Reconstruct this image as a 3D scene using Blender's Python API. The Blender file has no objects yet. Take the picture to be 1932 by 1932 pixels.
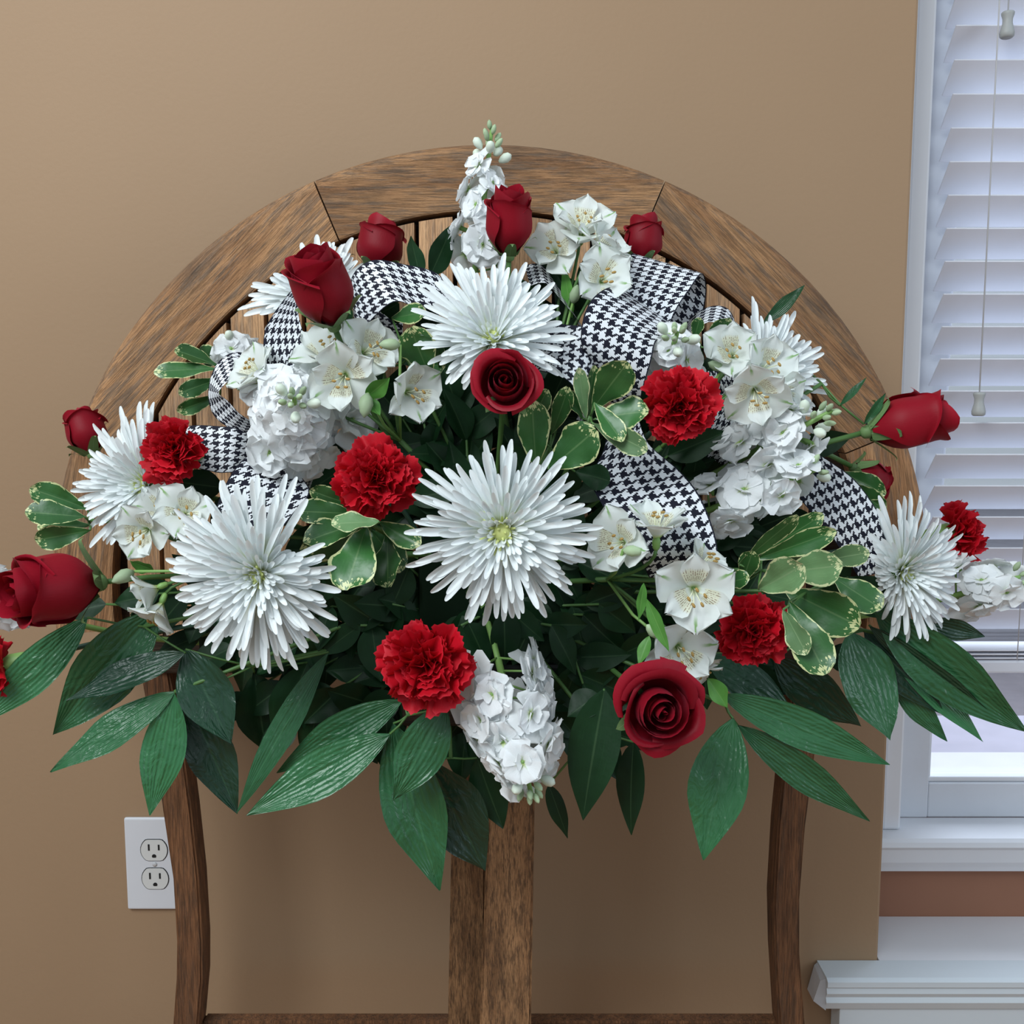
import bpy, bmesh, math, random
from mathutils import Vector, Matrix, Quaternion
random.seed(7)
R = math.radians
sc = bpy.context.scene
COL = sc.collection
# ---------------------------------------------------------------- camera
W, FPX, PITCH, CAMZ = 1932.0, 1870.0, R(6.3), 1.05
cam_d = bpy.data.cameras.new('camera'); cam = bpy.data.objects.new('camera', cam_d); COL.objects.link(cam)
cam.location = (0, 0, CAMZ); cam.rotation_euler = (R(90) - PITCH, 0, 0)
cam_d.sensor_width = 36.0; cam_d.lens = 36.0 * FPX / W; cam_d.clip_start = 0.01
sc.camera = cam
# ---------------------------------------------------------------- world, lights, exposure
wd = bpy.data.worlds.new('world'); sc.world = wd; wd.use_nodes = True
bg = wd.node_tree.nodes['Background']
bg.inputs[0].default_value = (0.76, 0.88, 1.0, 1); bg.inputs[1].default_value = 0.40
def area(name, loc, target, size, size_y, power, color):
    l = bpy.data.lights.new(name, 'AREA'); l.shape = 'RECTANGLE'; l.size = size; l.size_y = size_y
    l.energy = power; l.color = color
    o = bpy.data.objects.new(name, l); COL.objects.link(o); o.location = loc
    o.rotation_euler = (Vector(target) - Vector(loc)).to_track_quat('-Z', 'Y').to_euler()
    return o
area('assumed_key_light', (-1.0, -.55, 2.45), (-.1, 1.1, 1.0), 1.3, 1.1, 43, (.90, .965, 1.0))  # assumed unseen soft key from upper left front; no window is modelled
area('assumed_side_light', (2.3, -.3, 1.5), (.2, 1.1, .8), .9, 1.3, 11, (.76, .87, 1.0))  # assumed unseen source at right, throws leg shadows leftward; no window modelled
area('added_outdoor_lamp', (1.5, 3.2, 2.6), (1.15, 1.4, .9), 3.0, 2.2, 95, (.74, .84, 1.0))  # added area lamp beyond the pane, brightens the blind slats and their gaps
sc.view_settings.view_transform = 'Standard'; sc.view_settings.look = 'None'
sc.view_settings.gamma = 1.0; sc.view_settings.use_curve_mapping = False
sc.view_settings.exposure = 0.35
# ---------------------------------------------------------------- helpers
CAM = Vector((0, 0, CAMZ))
FWD = Vector((0, math.cos(PITCH), -math.sin(PITCH))); UPV = Vector((0, math.sin(PITCH), math.cos(PITCH))); RT = Vector((1, 0, 0))
def ray(px, py): return RT * ((px - 966) / FPX) + UPV * ((966 - py) / FPX) + FWD
def at(px, py, Y):
    d = ray(px, py); return CAM + d * (Y / d.y)
def pxs(px, py, Y):            # metres per pixel at that point
    return (Y / ray(px, py).y) / FPX
def view(a):                   # (right, up, toward viewer) -> world unit vector
    return Vector((a[0], -a[2], a[1])).normalized()
def frame(n, loc):
    n = n.normalized(); e1 = RT - n * RT.dot(n)
    if e1.length < 0.3: e1 = Vector((0, 0, 1)).cross(n) if abs(n.x) > 0.5 else e1
    e1.normalize(); e2 = n.cross(e1)
    M = Matrix((e1, e2, n)).transposed().to_4x4(); M.translation = loc
    return M
def rot(ax, a): return Matrix.Rotation(a, 4, ax)
def T(x, y, z): return Matrix.Translation((x, y, z))
def S(x, y, z): return Matrix.Diagonal((x, y, z, 1))
def lerp(a, b, t): return a + (b - a) * t
def interp(tab, x):
    for (a, va), (b, vb) in zip(tab, tab[1:]):
        if a <= x <= b: return lerp(va, vb, (x - a) / (b - a) if b > a else 0)
    return tab[-1][1]
def thing(name, label, cat, M=None, group=None):
    o = bpy.data.objects.new(name, None); COL.objects.link(o); o.empty_display_size = 0.02
    if M is not None: o.matrix_basis = M
    o['label'] = label; o['category'] = cat
    if group: o['group'] = group
    return o
def part(name, me, parent, M=None):
    o = bpy.data.objects.new(name, me); COL.objects.link(o)
    if parent is not None: o.parent = parent
    if M is not None: o.matrix_basis = M
    return o
def tag(o, label=None, cat=None, group=None, kind=None):
    if label: o['label'] = label
    if cat: o['category'] = cat
    if group: o['group'] = group
    if kind: o['kind'] = kind
    return o
def mesh(name, vs, fs, mat, smooth=True, uvs=None):
    me = bpy.data.meshes.new(name); me.from_pydata([tuple(v) for v in vs], [], fs)
    if uvs:
        l = me.uv_layers.new(name='UVMap')
        for lp in me.loops: l.data[lp.index].uv = uvs[lp.vertex_index]
    if smooth: me.polygons.foreach_set('use_smooth', [True] * len(me.polygons))
    me.materials.append(mat); me.update(); return me
def grid(name, nu, nv, fn, mat):
    vs, uv, fs = [], [], []
    for j in range(nv + 1):
        for i in range(nu + 1):
            u = -1 + 2 * i / nu; v = j / nv
            vs.append(fn(u, v)); uv.append((u * .5 + .5, v))
    for j in range(nv):
        for i in range(nu):
            a = j * (nu + 1) + i; fs.append((a, a + 1, a + nu + 2, a + nu + 1))
    return mesh(name, vs, fs, mat, True, uv)
class MB:
    def __init__(s): s.v, s.f = [], []
    def add(s, vs, fs):
        o = len(s.v); s.v += [Vector(v) for v in vs]; s.f += [tuple(o + i for i in f) for f in fs]; return s
    def tube(s, pts, r, n=6, caps=True):
        pts = [Vector(p) for p in pts]; rs = r if isinstance(r, (list, tuple)) else [r] * len(pts); vs = []; fs = []
        for k, p in enumerate(pts):
            t = (pts[min(k + 1, len(pts) - 1)] - pts[max(k - 1, 0)]).normalized()
            a = t.cross(Vector((.31, .2, .93)));
            if a.length < .1: a = t.cross(Vector((1, 0, 0)))
            a.normalize(); b = t.cross(a)
            for i in range(n):
                q = 2 * math.pi * i / n; vs.append(p + (a * math.cos(q) + b * math.sin(q)) * rs[k])
        for k in range(len(pts) - 1):
            for i in range(n):
                fs.append((k * n + i, k * n + (i + 1) % n, (k + 1) * n + (i + 1) % n, (k + 1) * n + i))
        if caps: fs.append(tuple(range(n - 1, -1, -1))); fs.append(tuple((len(pts) - 1) * n + i for i in range(n)))
        return s.add(vs, fs)
    def lathe(s, prof, n=12, M=Matrix()):
        vs = [M @ Vector((r * math.cos(2 * math.pi * i / n), r * math.sin(2 * math.pi * i / n), z)) for r, z in prof for i in range(n)]
        fs = [(k * n + i, k * n + (i + 1) % n, (k + 1) * n + (i + 1) % n, (k + 1) * n + i) for k in range(len(prof) - 1) for i in range(n)]
        fs.append(tuple(range(n - 1, -1, -1))); fs.append(tuple((len(prof) - 1) * n + i for i in range(n)))
        return s.add(vs, fs)
    def prism(s, outline, y0, y1):       # outline in xz, extruded along y
        n = len(outline); vs = [(x, y0, z) for x, z in outline] + [(x, y1, z) for x, z in outline]
        fs = [tuple(range(n)), tuple(range(2 * n - 1, n - 1, -1))] + [(i, i + n, (i + 1) % n + n, (i + 1) % n) for i in range(n)]
        return s.add(vs, fs)
    def build(s, name, mat, smooth=False): return mesh(name, s.v, s.f, mat, smooth)
def box_mesh(name, sx, sy, sz, mat, bev=0.002, seg=2):
    bm = bmesh.new(); bmesh.ops.create_cube(bm, size=1)
    bmesh.ops.scale(bm, vec=(sx, sy, sz), verts=bm.verts)
    if bev: bmesh.ops.bevel(bm, geom=list(bm.edges), offset=bev, segments=seg, affect='EDGES', profile=.5)
    me = bpy.data.meshes.new(name); bm.to_mesh(me); bm.free(); me.materials.append(mat); return me
def box(name, x0, x1, y0, y1, z0, z1, mat, parent=None, bev=0.002):
    o = part(name, box_mesh(name, x1 - x0, y1 - y0, z1 - z0, mat, bev), parent, T((x0 + x1) / 2, (y0 + y1) / 2, (z0 + z1) / 2))
    return o
# ---------------------------------------------------------------- materials
class NT:
    def __init__(s, name):
        s.m = bpy.data.materials.new(name); s.m.use_nodes = True; s.t = s.m.node_tree; s.n = s.t.nodes
        s.b = s.n['Principled BSDF']; s.out = s.n['Material Output']
    def node(s, typ, **kw):
        n = s.n.new(typ)
        for k, v in kw.items(): setattr(n, k, v)
        return n
    def link(s, a, b): s.t.links.new(a, b)
    def put(s, sock, v):
        if isinstance(v, bpy.types.NodeSocket): s.link(v, sock)
        else: sock.default_value = v
    def math(s, op, a, b=0.0, c=0.0, clamp=False):
        n = s.node('ShaderNodeMath', operation=op, use_clamp=clamp)
        s.put(n.inputs[0], a); s.put(n.inputs[1], b)
        if op in ('SMOOTH_MIN', 'MULTIPLY_ADD', 'COMPARE'): s.put(n.inputs[2], c)
        return n.outputs[0]
    def step(s, x, a, b):
        n = s.node('ShaderNodeMapRange', interpolation_type='SMOOTHSTEP'); s.put(n.inputs[0], x); s.put(n.inputs[1], a); s.put(n.inputs[2], b)
        return n.outputs[0]
    def mix(s, f, a, b):
        n = s.node('ShaderNodeMix', data_type='RGBA'); s.put(n.inputs[0], f)
        s.put(n.inputs[6], a if isinstance(a, bpy.types.NodeSocket) else (*a, 1)); s.put(n.inputs[7], b if isinstance(b, bpy.types.NodeSocket) else (*b, 1))
        return n.outputs[2]
    def noise(s, vec, scale, detail=3, rough=.55, dist=0):
        n = s.node('ShaderNodeTexNoise'); n.inputs['Scale'].default_value = scale; n.inputs['Detail'].default_value = detail
        n.inputs['Roughness'].default_value = rough; n.inputs['Distortion'].default_value = dist
        if vec is not None: s.link(vec, n.inputs['Vector'])
        return n.outputs[0]
    def coord(s, kind='Object', scale=None):
        c = s.node('ShaderNodeTexCoord').outputs[kind]
        if scale:
            m = s.node('ShaderNodeMapping'); m.inputs['Scale'].default_value = scale; s.link(c, m.inputs[0]); c = m.outputs[0]
        return c
    def uv(s):
        x = s.node('ShaderNodeSeparateXYZ'); s.link(s.coord('UV'), x.inputs[0]); return x.outputs[0], x.outputs[1]
    def rnd(s): return s.node('ShaderNodeObjectInfo').outputs['Random']
    def bump(s, h, strength=.3, dist=.002):
        n = s.node('ShaderNodeBump'); n.inputs['Strength'].default_value = strength; n.inputs['Distance'].default_value = dist
        s.link(h, n.inputs['Height']); s.link(n.outputs[0], s.b.inputs['Normal']); return n.outputs[0]
    def done(s, col, rough=.6, spec=.3, trans=0.0, tcol=None):
        s.put(s.b.inputs['Base Color'], col if isinstance(col, bpy.types.NodeSocket) else (*col, 1))
        s.put(s.b.inputs['Roughness'], rough); s.b.inputs['Specular IOR Level'].default_value = spec
        if trans:
            t = s.node('ShaderNodeBsdfTranslucent'); s.put(t.inputs[0], (tcol if isinstance(tcol, bpy.types.NodeSocket) else (*tcol, 1)) if tcol is not None else (col if isinstance(col, bpy.types.NodeSocket) else (*col, 1)))
            m = s.node('ShaderNodeMixShader'); m.inputs[0].default_value = trans
            s.link(s.b.outputs[0], m.inputs[1]); s.link(t.outputs[0], m.inputs[2]); s.link(m.outputs[0], s.out.inputs[0])
        return s.m
def plain(name, c, rough=.5, spec=.4, vary=.08, scale=30):
    t = NT(name); n = t.noise(t.coord(), scale, 4)
    return t.done(t.mix(n, tuple(x * (1 - vary) for x in c), tuple(min(1, x * (1 + vary)) for x in c)), rough, spec)
def m_wall():
    t = NT('tan_wall_paint'); c = t.coord(); n = t.noise(c, 3, 3); f = t.noise(c, 160, 3)
    t.bump(f, .18, .0012)
    return t.done(t.mix(n, (.308, .200, .117), (.336, .220, .130)), .62, .25)
def m_wood(name, a, b, c, grain=(2.2, 26, 26)):
    t = NT(name); co = t.coord('Object', grain); r = t.rnd()
    cv = t.node('ShaderNodeVectorMath', operation='ADD'); t.link(co, cv.inputs[0])
    rr = t.math('MULTIPLY', r, 37.0); cx = t.node('ShaderNodeCombineXYZ'); t.link(rr, cx.inputs[0]); t.link(rr, cx.inputs[1]); t.link(rr, cx.inputs[2]); t.link(cx.outputs[0], cv.inputs[1])
    v = cv.outputs[0]; n1 = t.noise(v, 1.5, 6, .6, .6); n2 = t.noise(v, 7, 6, .72)
    patch = t.noise(t.coord('Object', (5, 9, 9)), 1.4, 4, .6)
    col = t.mix(t.step(n1, .3, .7), a, b); col = t.mix(t.math('MULTIPLY', t.step(n2, .46, .62), .75), col, c)
    col = t.mix(t.math('MULTIPLY', t.step(patch, .5, .72), .55), col, tuple(x * .62 for x in c))
    br = t.math('MULTIPLY_ADD', r, .35, .82); mm = t.node('ShaderNodeVectorMath', operation='SCALE'); t.link(col, mm.inputs[0]); t.link(br, mm.inputs['Scale'])
    n3 = t.noise(t.coord('Object', (grain[0] * 3, grain[1] * 6, grain[2] * 6)), 4, 4, .7)
    fb = t.node('ShaderNodeVectorMath', operation='SCALE'); t.link(mm.outputs[0], fb.inputs[0]); t.link(t.math('MULTIPLY_ADD', t.step(n3, .38, .6), .5, .62), fb.inputs['Scale']); mm = fb
    t.bump(t.math('ADD', n2, n3), .8, .002)
    return t.done(mm.outputs[0], .68, .25)
def scaled(t, col, lo, hi):
    br = t.math('MULTIPLY_ADD', t.rnd(), hi - lo, lo); mm = t.node('ShaderNodeVectorMath', operation='SCALE'); t.link(col, mm.inputs[0]); t.link(br, mm.inputs['Scale']); return mm.outputs[0]
def m_mum():
    t = NT('white_mum_petal'); u, v = t.uv(); c = t.mix(t.step(v, .0, .4), (.78, .82, .42), (.87, .915, .915))
    return t.done(scaled(t, c, .93, 1.0), .5, .25, .22)
def m_mumcore(): return NT('green_yellow_floret').done((.74, .80, .30), .5, .25, .2)
def m_rose():
    t = NT('deep_red_rose_petal'); u, v = t.uv(); n = t.noise(t.coord('UV', (30, 3, 1)), 3, 3)
    c = t.mix(n, (.20, .002, .009), (.27, .004, .014)); c = t.mix(t.math('MULTIPLY', t.step(v, .86, 1.0), .5), c, (.36, .010, .026))
    t.bump(n, .15, .001)
    t.b.inputs['Sheen Weight'].default_value = .10; t.b.inputs['Sheen Tint'].default_value = (1, .2, .3, 1)
    return t.done(scaled(t, c, .8, 1.15), .5, .18, .12, (.4, .0, .005))
def m_carn():
    t = NT('bright_red_carnation_petal'); u, v = t.uv(); n = t.noise(t.coord('UV', (30, 3, 1)), 4, 3)
    c = t.mix(n, (.46, .003, .012), (.58, .005, .018)); c = t.mix(t.math('MULTIPLY', t.step(v, .93, 1.0), .5), c, (.66, .03, .05)); t.bump(n, .3, .001)
    return t.done(scaled(t, c, .85, 1.1), .55, .25, .2, (.7, .005, .01))
def m_stock():
    t = NT('white_stock_petal'); u, v = t.uv(); n = t.noise(t.coord('UV', (8, 2, 1)), 3, 3); c = t.mix(t.step(v, .02, .3), (.55, .68, .25), (.92, .945, .95)); t.bump(n, .3, .001)
    return t.done(scaled(t, c, .95, 1.0), .55, .2, .28)
def m_tepal(name, inner):
    t = NT(name); u, v = t.uv(); cu = t.math('ABSOLUTE', t.math('MULTIPLY_ADD', u, 2, -1)); base = t.mix(t.step(v, 0, .28), (.55, .68, .18), (.83, .88, .85))
    if inner:
        w = t.math('SINE', t.math('MULTIPLY', u, 70.0)); n = t.noise(t.coord('UV', (14, 22, 1)), 1.0, 1)
        band = t.math('MULTIPLY', t.step(v, .30, .38), t.math('SUBTRACT', 1, t.step(v, .62, .72)))
        k = t.math('MULTIPLY', t.math('MULTIPLY', t.step(w, .55, .85), t.step(n, .45, .5)), band)
        base = t.mix(t.math('MULTIPLY', band, .35), base, (.80, .75, .35)); col = t.mix(k, base, (.16, .05, .02))
    else:
        k = t.math('MULTIPLY', t.math('SUBTRACT', 1, t.step(cu, .03, .12)), t.step(v, .6, .9)); col = t.mix(t.math('MULTIPLY', k, .85), base, (.18, .42, .06))
    return t.done(col, .5, .25, .3)
def m_leaf(name, dark, light, rib, edge=None, rough=.38, pleat=0, lo=.75, hi=1.25):
    t = NT(name); u, v = t.uv(); cu = t.math('ABSOLUTE', t.math('MULTIPLY_ADD', u, 2, -1))
    n = t.noise(t.coord('Object'), 45, 4); st = t.noise(t.coord('UV', (26, 2, 1)), 2, 3)
    c = t.mix(n, dark, light); c = t.mix(t.math('MULTIPLY', t.step(st, .5, .8), .4), c, tuple(x * 1.5 for x in light))
    c = scaled(t, c, lo, hi)
    ribm = t.math('MULTIPLY', t.math('SUBTRACT', 1, t.step(cu, .02, .06)), .6); c = t.mix(ribm, c, rib)
    if edge:
        n2 = t.noise(t.coord('UV', (7, 9, 1)), 1.3, 2, .5); d = t.math('MINIMUM', t.math('SUBTRACT', 1, cu), t.math('MULTIPLY', t.math('SUBTRACT', 1, v), 1.3))
        d = t.math('ADD', d, t.math('MULTIPLY', t.math('MULTIPLY_ADD', n2, -1.5, .75), t.math('MULTIPLY_ADD', t.step(v, .45, .95), .55, .25))); r = t.math('MULTIPLY_ADD', t.rnd(), .07, .05)
        k = t.math('LESS_THAN', d, r); c = t.mix(k, c, edge)
    if pleat:
        w = t.math('SINE', t.math('MULTIPLY', u, pleat)); h = t.math('ADD', t.math('MULTIPLY', w, .05), t.noise(t.coord('Object', (.7, 1.6, 1)), 38, 3, .5, 1.6)); t.bump(h, .6, .006)
    else:
        t.bump(t.noise(t.coord('Object'), 60, 3), .3, .002)
    return t.done(c, rough, .5 if rough < .42 else .22, .08)
def m_houndstooth():
    t = NT('black_white_houndstooth_cloth'); u, v = t.uv()
    i = t.math('FLOOR', t.math('MULTIPLY', u, 8.0)); j = t.math('FLOOR', t.math('MULTIPLY', v, 8.0))
    tw = t.math('LESS_THAN', t.math('FLOORED_MODULO', t.math('ADD', i, j), 4.0), 1.5)
    wu = t.math('LESS_THAN', t.math('FLOORED_MODULO', i, 8.0), 3.5); wv = t.math('LESS_THAN', t.math('FLOORED_MODULO', j, 8.0), 3.5)
    k = t.math('ADD', t.math('MULTIPLY', tw, wu), t.math('MULTIPLY', t.math('SUBTRACT', 1, tw), wv))
    e = t.math('GREATER_THAN', t.math('ABSOLUTE', t.math('SUBTRACT', u, NREP / 2)), NREP / 2 - .10)
    k = t.math('MAXIMUM', k, e)
    return t.done(t.mix(k, (.80, .83, .86), (.010, .011, .022)), .7, .2, .08)
NREP = 6.0
M = {}
M['wall'] = m_wall()
M['brown'] = plain('warm_brown_wall_paint', (.30, .14, .085), .6, .25, .06, 12)
M['trim'] = plain('white_trim_gloss_paint', (.72, .73, .76), .38, .5, .03, 18)
M['sash'] = plain('grey_white_sash_paint', (.62, .64, .68), .5, .4, .05, 25)
M['panel'] = plain('pale_grey_panel_paint', (.60, .65, .68), .45, .4, .03, 10)
M['slat'] = plain('white_blind_slat', (.70, .71, .77), .45, .3, .02, 20)
M['cord'] = plain('grey_white_cord', (.55, .55, .56), .7, .2)
M['tassel'] = plain('grey_plastic_tassel', (.36, .37, .36), .5, .4)
M['dark'] = plain('dark_slot', (.015, .015, .015), .6, .2)
M['plate'] = plain('white_outlet_plastic', (.62, .63, .66), .35, .5, .02)
M['recep'] = plain('ivory_receptacle_plastic', (.60, .60, .58), .35, .5, .02)
M['screw'] = plain('painted_screw', (.5, .5, .5), .35, .5)
M['rim'] = m_wood('weathered_teak_rim', (.45, .245, .115), (.27, .13, .057), (.17, .12, .085))
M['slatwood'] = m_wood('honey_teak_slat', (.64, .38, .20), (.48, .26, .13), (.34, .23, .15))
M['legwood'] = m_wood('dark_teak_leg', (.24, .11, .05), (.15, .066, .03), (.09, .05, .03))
M['postwood'] = m_wood('pitted_teak_post', (.40, .215, .10), (.27, .135, .06), (.09, .05, .028), (7, 42, 42))
M['backwood'] = m_wood('shadowed_teak_backing', (.05, .028, .014), (.035, .018, .01), (.03, .018, .012))  # shade put into the colour: near-black teak for backing leaf, hinge rail, shelf
M['mum'] = m_mum(); M['core'] = m_mumcore(); M['rose'] = m_rose(); M['carn'] = m_carn(); M['stock'] = m_stock()
M['tep_o'] = m_tepal('white_tepal_green_streak', False); M['tep_i'] = m_tepal('white_tepal_brown_freckles', True)
M['anther'] = plain('ochre_anther', (.38, .24, .07), .6, .3); M['filament'] = plain('pale_filament', (.8, .82, .6), .5, .3)
M['bud'] = m_leaf('pale_green_bud', (.30, .42, .22), (.50, .62, .42), (.62, .72, .55), None, .5)
M['budw'] = plain('white_bud', (.66, .74, .62), .5, .3, .15, 60)
M['stem'] = plain('green_stem', (.075, .17, .045), .45, .4, .2); M['stemblue'] = plain('bluish_green_stem', (.05, .12, .08), .45, .4, .2)
M['stemlight'] = plain('light_green_stem', (.20, .36, .10), .45, .4, .15)
M['sepal'] = m_leaf('pale_green_sepal', (.11, .20, .07), (.17, .28, .11), (.25, .35, .18), None, .5)
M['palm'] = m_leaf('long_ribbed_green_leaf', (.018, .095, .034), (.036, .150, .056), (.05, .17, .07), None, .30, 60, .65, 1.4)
M['palmd'] = m_leaf('dark_ribbed_green_leaf', (.010, .042, .022), (.016, .062, .030), (.03, .09, .045), None, .36, 42, .7, 1.2)
M['pitt'] = m_leaf('variegated_leaf', (.022, .095, .022), (.042, .145, .036), (.13, .24, .09), (.58, .62, .30), .35)
M['pittp'] = m_leaf('pale_variegated_leaf', (.10, .20, .085), (.15, .27, .12), (.24, .36, .18), (.60, .65, .36), .42)
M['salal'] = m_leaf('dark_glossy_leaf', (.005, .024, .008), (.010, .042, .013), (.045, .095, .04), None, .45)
M['hound'] = m_houndstooth()
M['foam'] = plain('green_floral_foam', (.008, .02, .010), .9, .1); M['tray'] = plain('dark_plastic_tray', (.012, .014, .013), .4, .4)
M['concrete'] = plain('lavender_concrete', (.50, .48, .56), .8, .2, .12, 14); M['concrete2'] = plain('grey_pavement', (.30, .28, .31), .85, .2, .2, 9)
M['outwhite'] = plain('outdoor_white_sill', (.78, .77, .80), .7, .3, .06, 20); M['floor'] = m_wood('brown_floorboard', (.46, .26, .13), (.36, .19, .09), (.28, .15, .08), (1.2, 14, 14))
t = NT('window_glass'); tr = t.node('ShaderNodeBsdfTransparent'); gl = t.node('ShaderNodeBsdfGlossy'); gl.inputs['Roughness'].default_value = .02
mx = t.node('ShaderNodeMixShader'); mx.inputs[0].default_value = .06; t.link(tr.outputs[0], mx.inputs[1]); t.link(gl.outputs[0], mx.inputs[2]); t.link(mx.outputs[0], t.out.inputs[0]); M['glass'] = t.m
def st(o): o['kind'] = 'structure'; return o
# ---------------------------------------------------------------- room shell
WY, CX = 1.247, .488
st(box('wall_back', -2.6, CX, WY, 1.42, 0, 2.6, M['wall'], None, .004))
st(box('floor', -2.6, 2.6, -2.2, 1.42, -.04, 0, M['floor'], None, 0))
BY = 1.36                                    # plane of the wall below the window
hz = lambda py, Y: at(966, py, Y).z
z_stool = CAMZ - .607; z_led = CAMZ - .738
st(box('wall_window', CX, 2.6, BY, 1.42, z_led - .4, z_stool - .03, M['brown'], None, .001))
st(box('wall_right', 1.75, 2.6, BY, 1.42, z_stool - .03, 2.6, M['wall'], None, .001))
st(box('wall_top', CX, 1.75, BY, 1.42, 2.2, 2.6, M['wall'], None, .001))
# ledge under the window: shelf with moulded nosing, its paneled front
def profile_x(name, prof, x0, x1, mat):      # (y,z) outline extruded along x
    n = len(prof); vs = [(x0, y, z) for y, z in prof] + [(x1, y, z) for y, z in prof]
    fs = [tuple(range(n)), tuple(range(2 * n - 1, n - 1, -1))] + [(i, i + n, (i + 1) % n + n, (i + 1) % n) for i in range(n)]
    me = mesh(name, vs, fs, mat, False); bm = bmesh.new(); bm.from_mesh(me); bmesh.ops.recalc_face_normals(bm, faces=bm.faces); bm.to_mesh(me); bm.free(); return me
lf = 1.20; xl = at(1562, 1855, lf).x; dz = .044
nose = [(lf + .006, z_led), (lf, z_led - .003), (lf, z_led - .010), (lf + .004, z_led - .013), (lf + .002, z_led - .020), (lf + .006, z_led - .027), (lf + .003, z_led - .033), (lf + .008, z_led - dz), (lf + .03, z_led - dz), (WY - .001, z_led - dz), (WY - .001, z_led)]
trim1 = st(part('trim_1', profile_x('trim_1', nose, xl, 1.75, M['panel']), None)); tag(trim1, 'white moulded shelf nosing under the window, its left end chipped')
st(box('trim_2', CX + .001, 1.75, WY - .002, BY, z_led - .02, z_led, M['trim'], None, .001))
chip = MB(); chip.add([(xl - .014, lf + .012, z_led - .036), (xl - .012, WY - .002, z_led - .04), (xl, lf + .004, z_led - dz), (xl, WY - .002, z_led - dz), (xl - .006, lf + .012, z_led - .008), (xl - .004, WY - .002, z_led - .006), (xl, lf + .01, z_led - .004), (xl, WY - .002, z_led - .002)],
     [(0, 1, 3, 2), (4, 6, 7, 5), (0, 4, 5, 1), (0, 2, 6, 4)])
part('chipped_end', chip.build('chipped_end', M['cord']), trim1)
xp = at(1580, 1910, lf + .02).x
st(box('wall_panel', xp, 1.75, lf + .012, WY - .002, .0, z_led - dz, M['panel'], None, .001))
# window: casing, stool, apron, sash
CF = 1.355
st(part('trim_3', profile_x('trim_3', [(1.325, z_stool - .004), (1.322, z_stool - .010), (1.328, z_stool - .016), (1.331, z_stool - .036), (1.335, z_stool - .044), (1.338, z_stool - .052), (1.3595, z_stool - .052), (1.3595, z_stool - .03), (1.40, z_stool - .03), (1.40, z_stool), (1.330, z_stool)], CX + .001, 1.75, M['trim']), None))
win = MB(); win1 = bpy.data.objects.new('window_1', None); COL.objects.link(win1); st(win1)
zt = 2.2
box('casing_shade_strip', CX + .001, .508, 1.352, 1.359, z_stool, zt, M['sash'], win1, .001); box('casing', .508, .528, 1.350, 1.359, z_stool, zt, M['trim'], win1, .0025); box('casing_bead', .528, .555, 1.357, 1.395, z_stool, zt, M['trim'], win1, .004)  # leftmost strip: greyer paint stands in for the thin shadow line beside the casing
box('sash_stile', .555, .611, 1.40, 1.44, z_stool, zt, M['sash'], win1, .002)
zr = CAMZ - math.tan(math.atan((1478 - 966) / FPX) + PITCH) * 1.40
box('sash_rail', .611, 1.70, 1.401, 1.44, z_stool, zr, M['sash'], win1, .002); box('glazing_bead', .611, 1.70, 1.406, 1.42, zr, zr + .008, M['trim'], win1, .002)
box('glazing_bead', .611, .616, 1.408, 1.42, zr + .008, zt, M['trim'], win1, .001); box('sash_stile', 1.66, 1.75, 1.40, 1.44, z_stool, zt, M['sash'], win1, .002)
box('pane', .616, 1.66, 1.424, 1.427, zr + .008, zt, M['glass'], win1, 0)
# outdoors just beyond the panes
tag(box('outdoor_sill', .40, 1.9, 1.45, 1.568, CAMZ - .63, CAMZ - .567, M['outwhite'], None, .004), 'white stone sill just outside the window pane', 'sill')
tag(box('concrete_step', .2, 2.6, 1.68, 1.925, -.3, CAMZ - .62, M['concrete'], None, .006), 'pale lavender concrete block seen through the lower pane', 'step')
st(box('ground', -3, 8, 1.95, 12, -.34, -.14, M['concrete2'], None, 0))
# blinds
bl = thing('window_blind', 'white wooden slat blind hanging in the window on the right', 'blind', T(.577, 1.367, 0))
tilt = R(45.5); sw = .050; sl = 1.05
me = bpy.data.meshes.new('slat')
bm = bmesh.new(); bmesh.ops.create_cube(bm, size=1); bmesh.ops.scale(bm, vec=(sl, sw, .0022), verts=bm.verts)
bmesh.ops.bevel(bm, geom=list(bm.edges), offset=.0007, segments=1, affect='EDGES'); bm.to_mesh(me); bm.free(); me.materials.append(M['slat'])
zb = CAMZ - math.tan(math.atan((1262 - 966) / FPX) + PITCH) * 1.365
ztop0 = at(1850, 47, 1.350).z - .018; pitch = (at(1850, 47, 1.350).z - at(1850, 1033, 1.350).z) / 16
k = -10
while True:
    z = ztop0 - pitch * k
    if z < zb + .06: break
    part('slat', me, bl, T(sl / 2, 0, z) @ rot('X', -tilt)); k += 1
for q in range(3): part('slat', me, bl, T(sl / 2, 0, zb + .021 + q * .0055))
part('bottom_rail', box_mesh('bottom_rail', sl, .052, .018, M['slat'], .003), bl, T(sl / 2, 0, zb + .009))
part('head_rail', box_mesh('head_rail', sl, .055, .05, M['slat'], .003), bl, T(sl / 2, 0, 2.16))
for lx in (.12, .92):
    c = MB(); c.tube([(lx, -.030, zb + .02), (lx, -.030, 2.14)], .0007, 5); part('ladder_cord', c.build('ladder_cord', M['cord'], True), bl)
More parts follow.
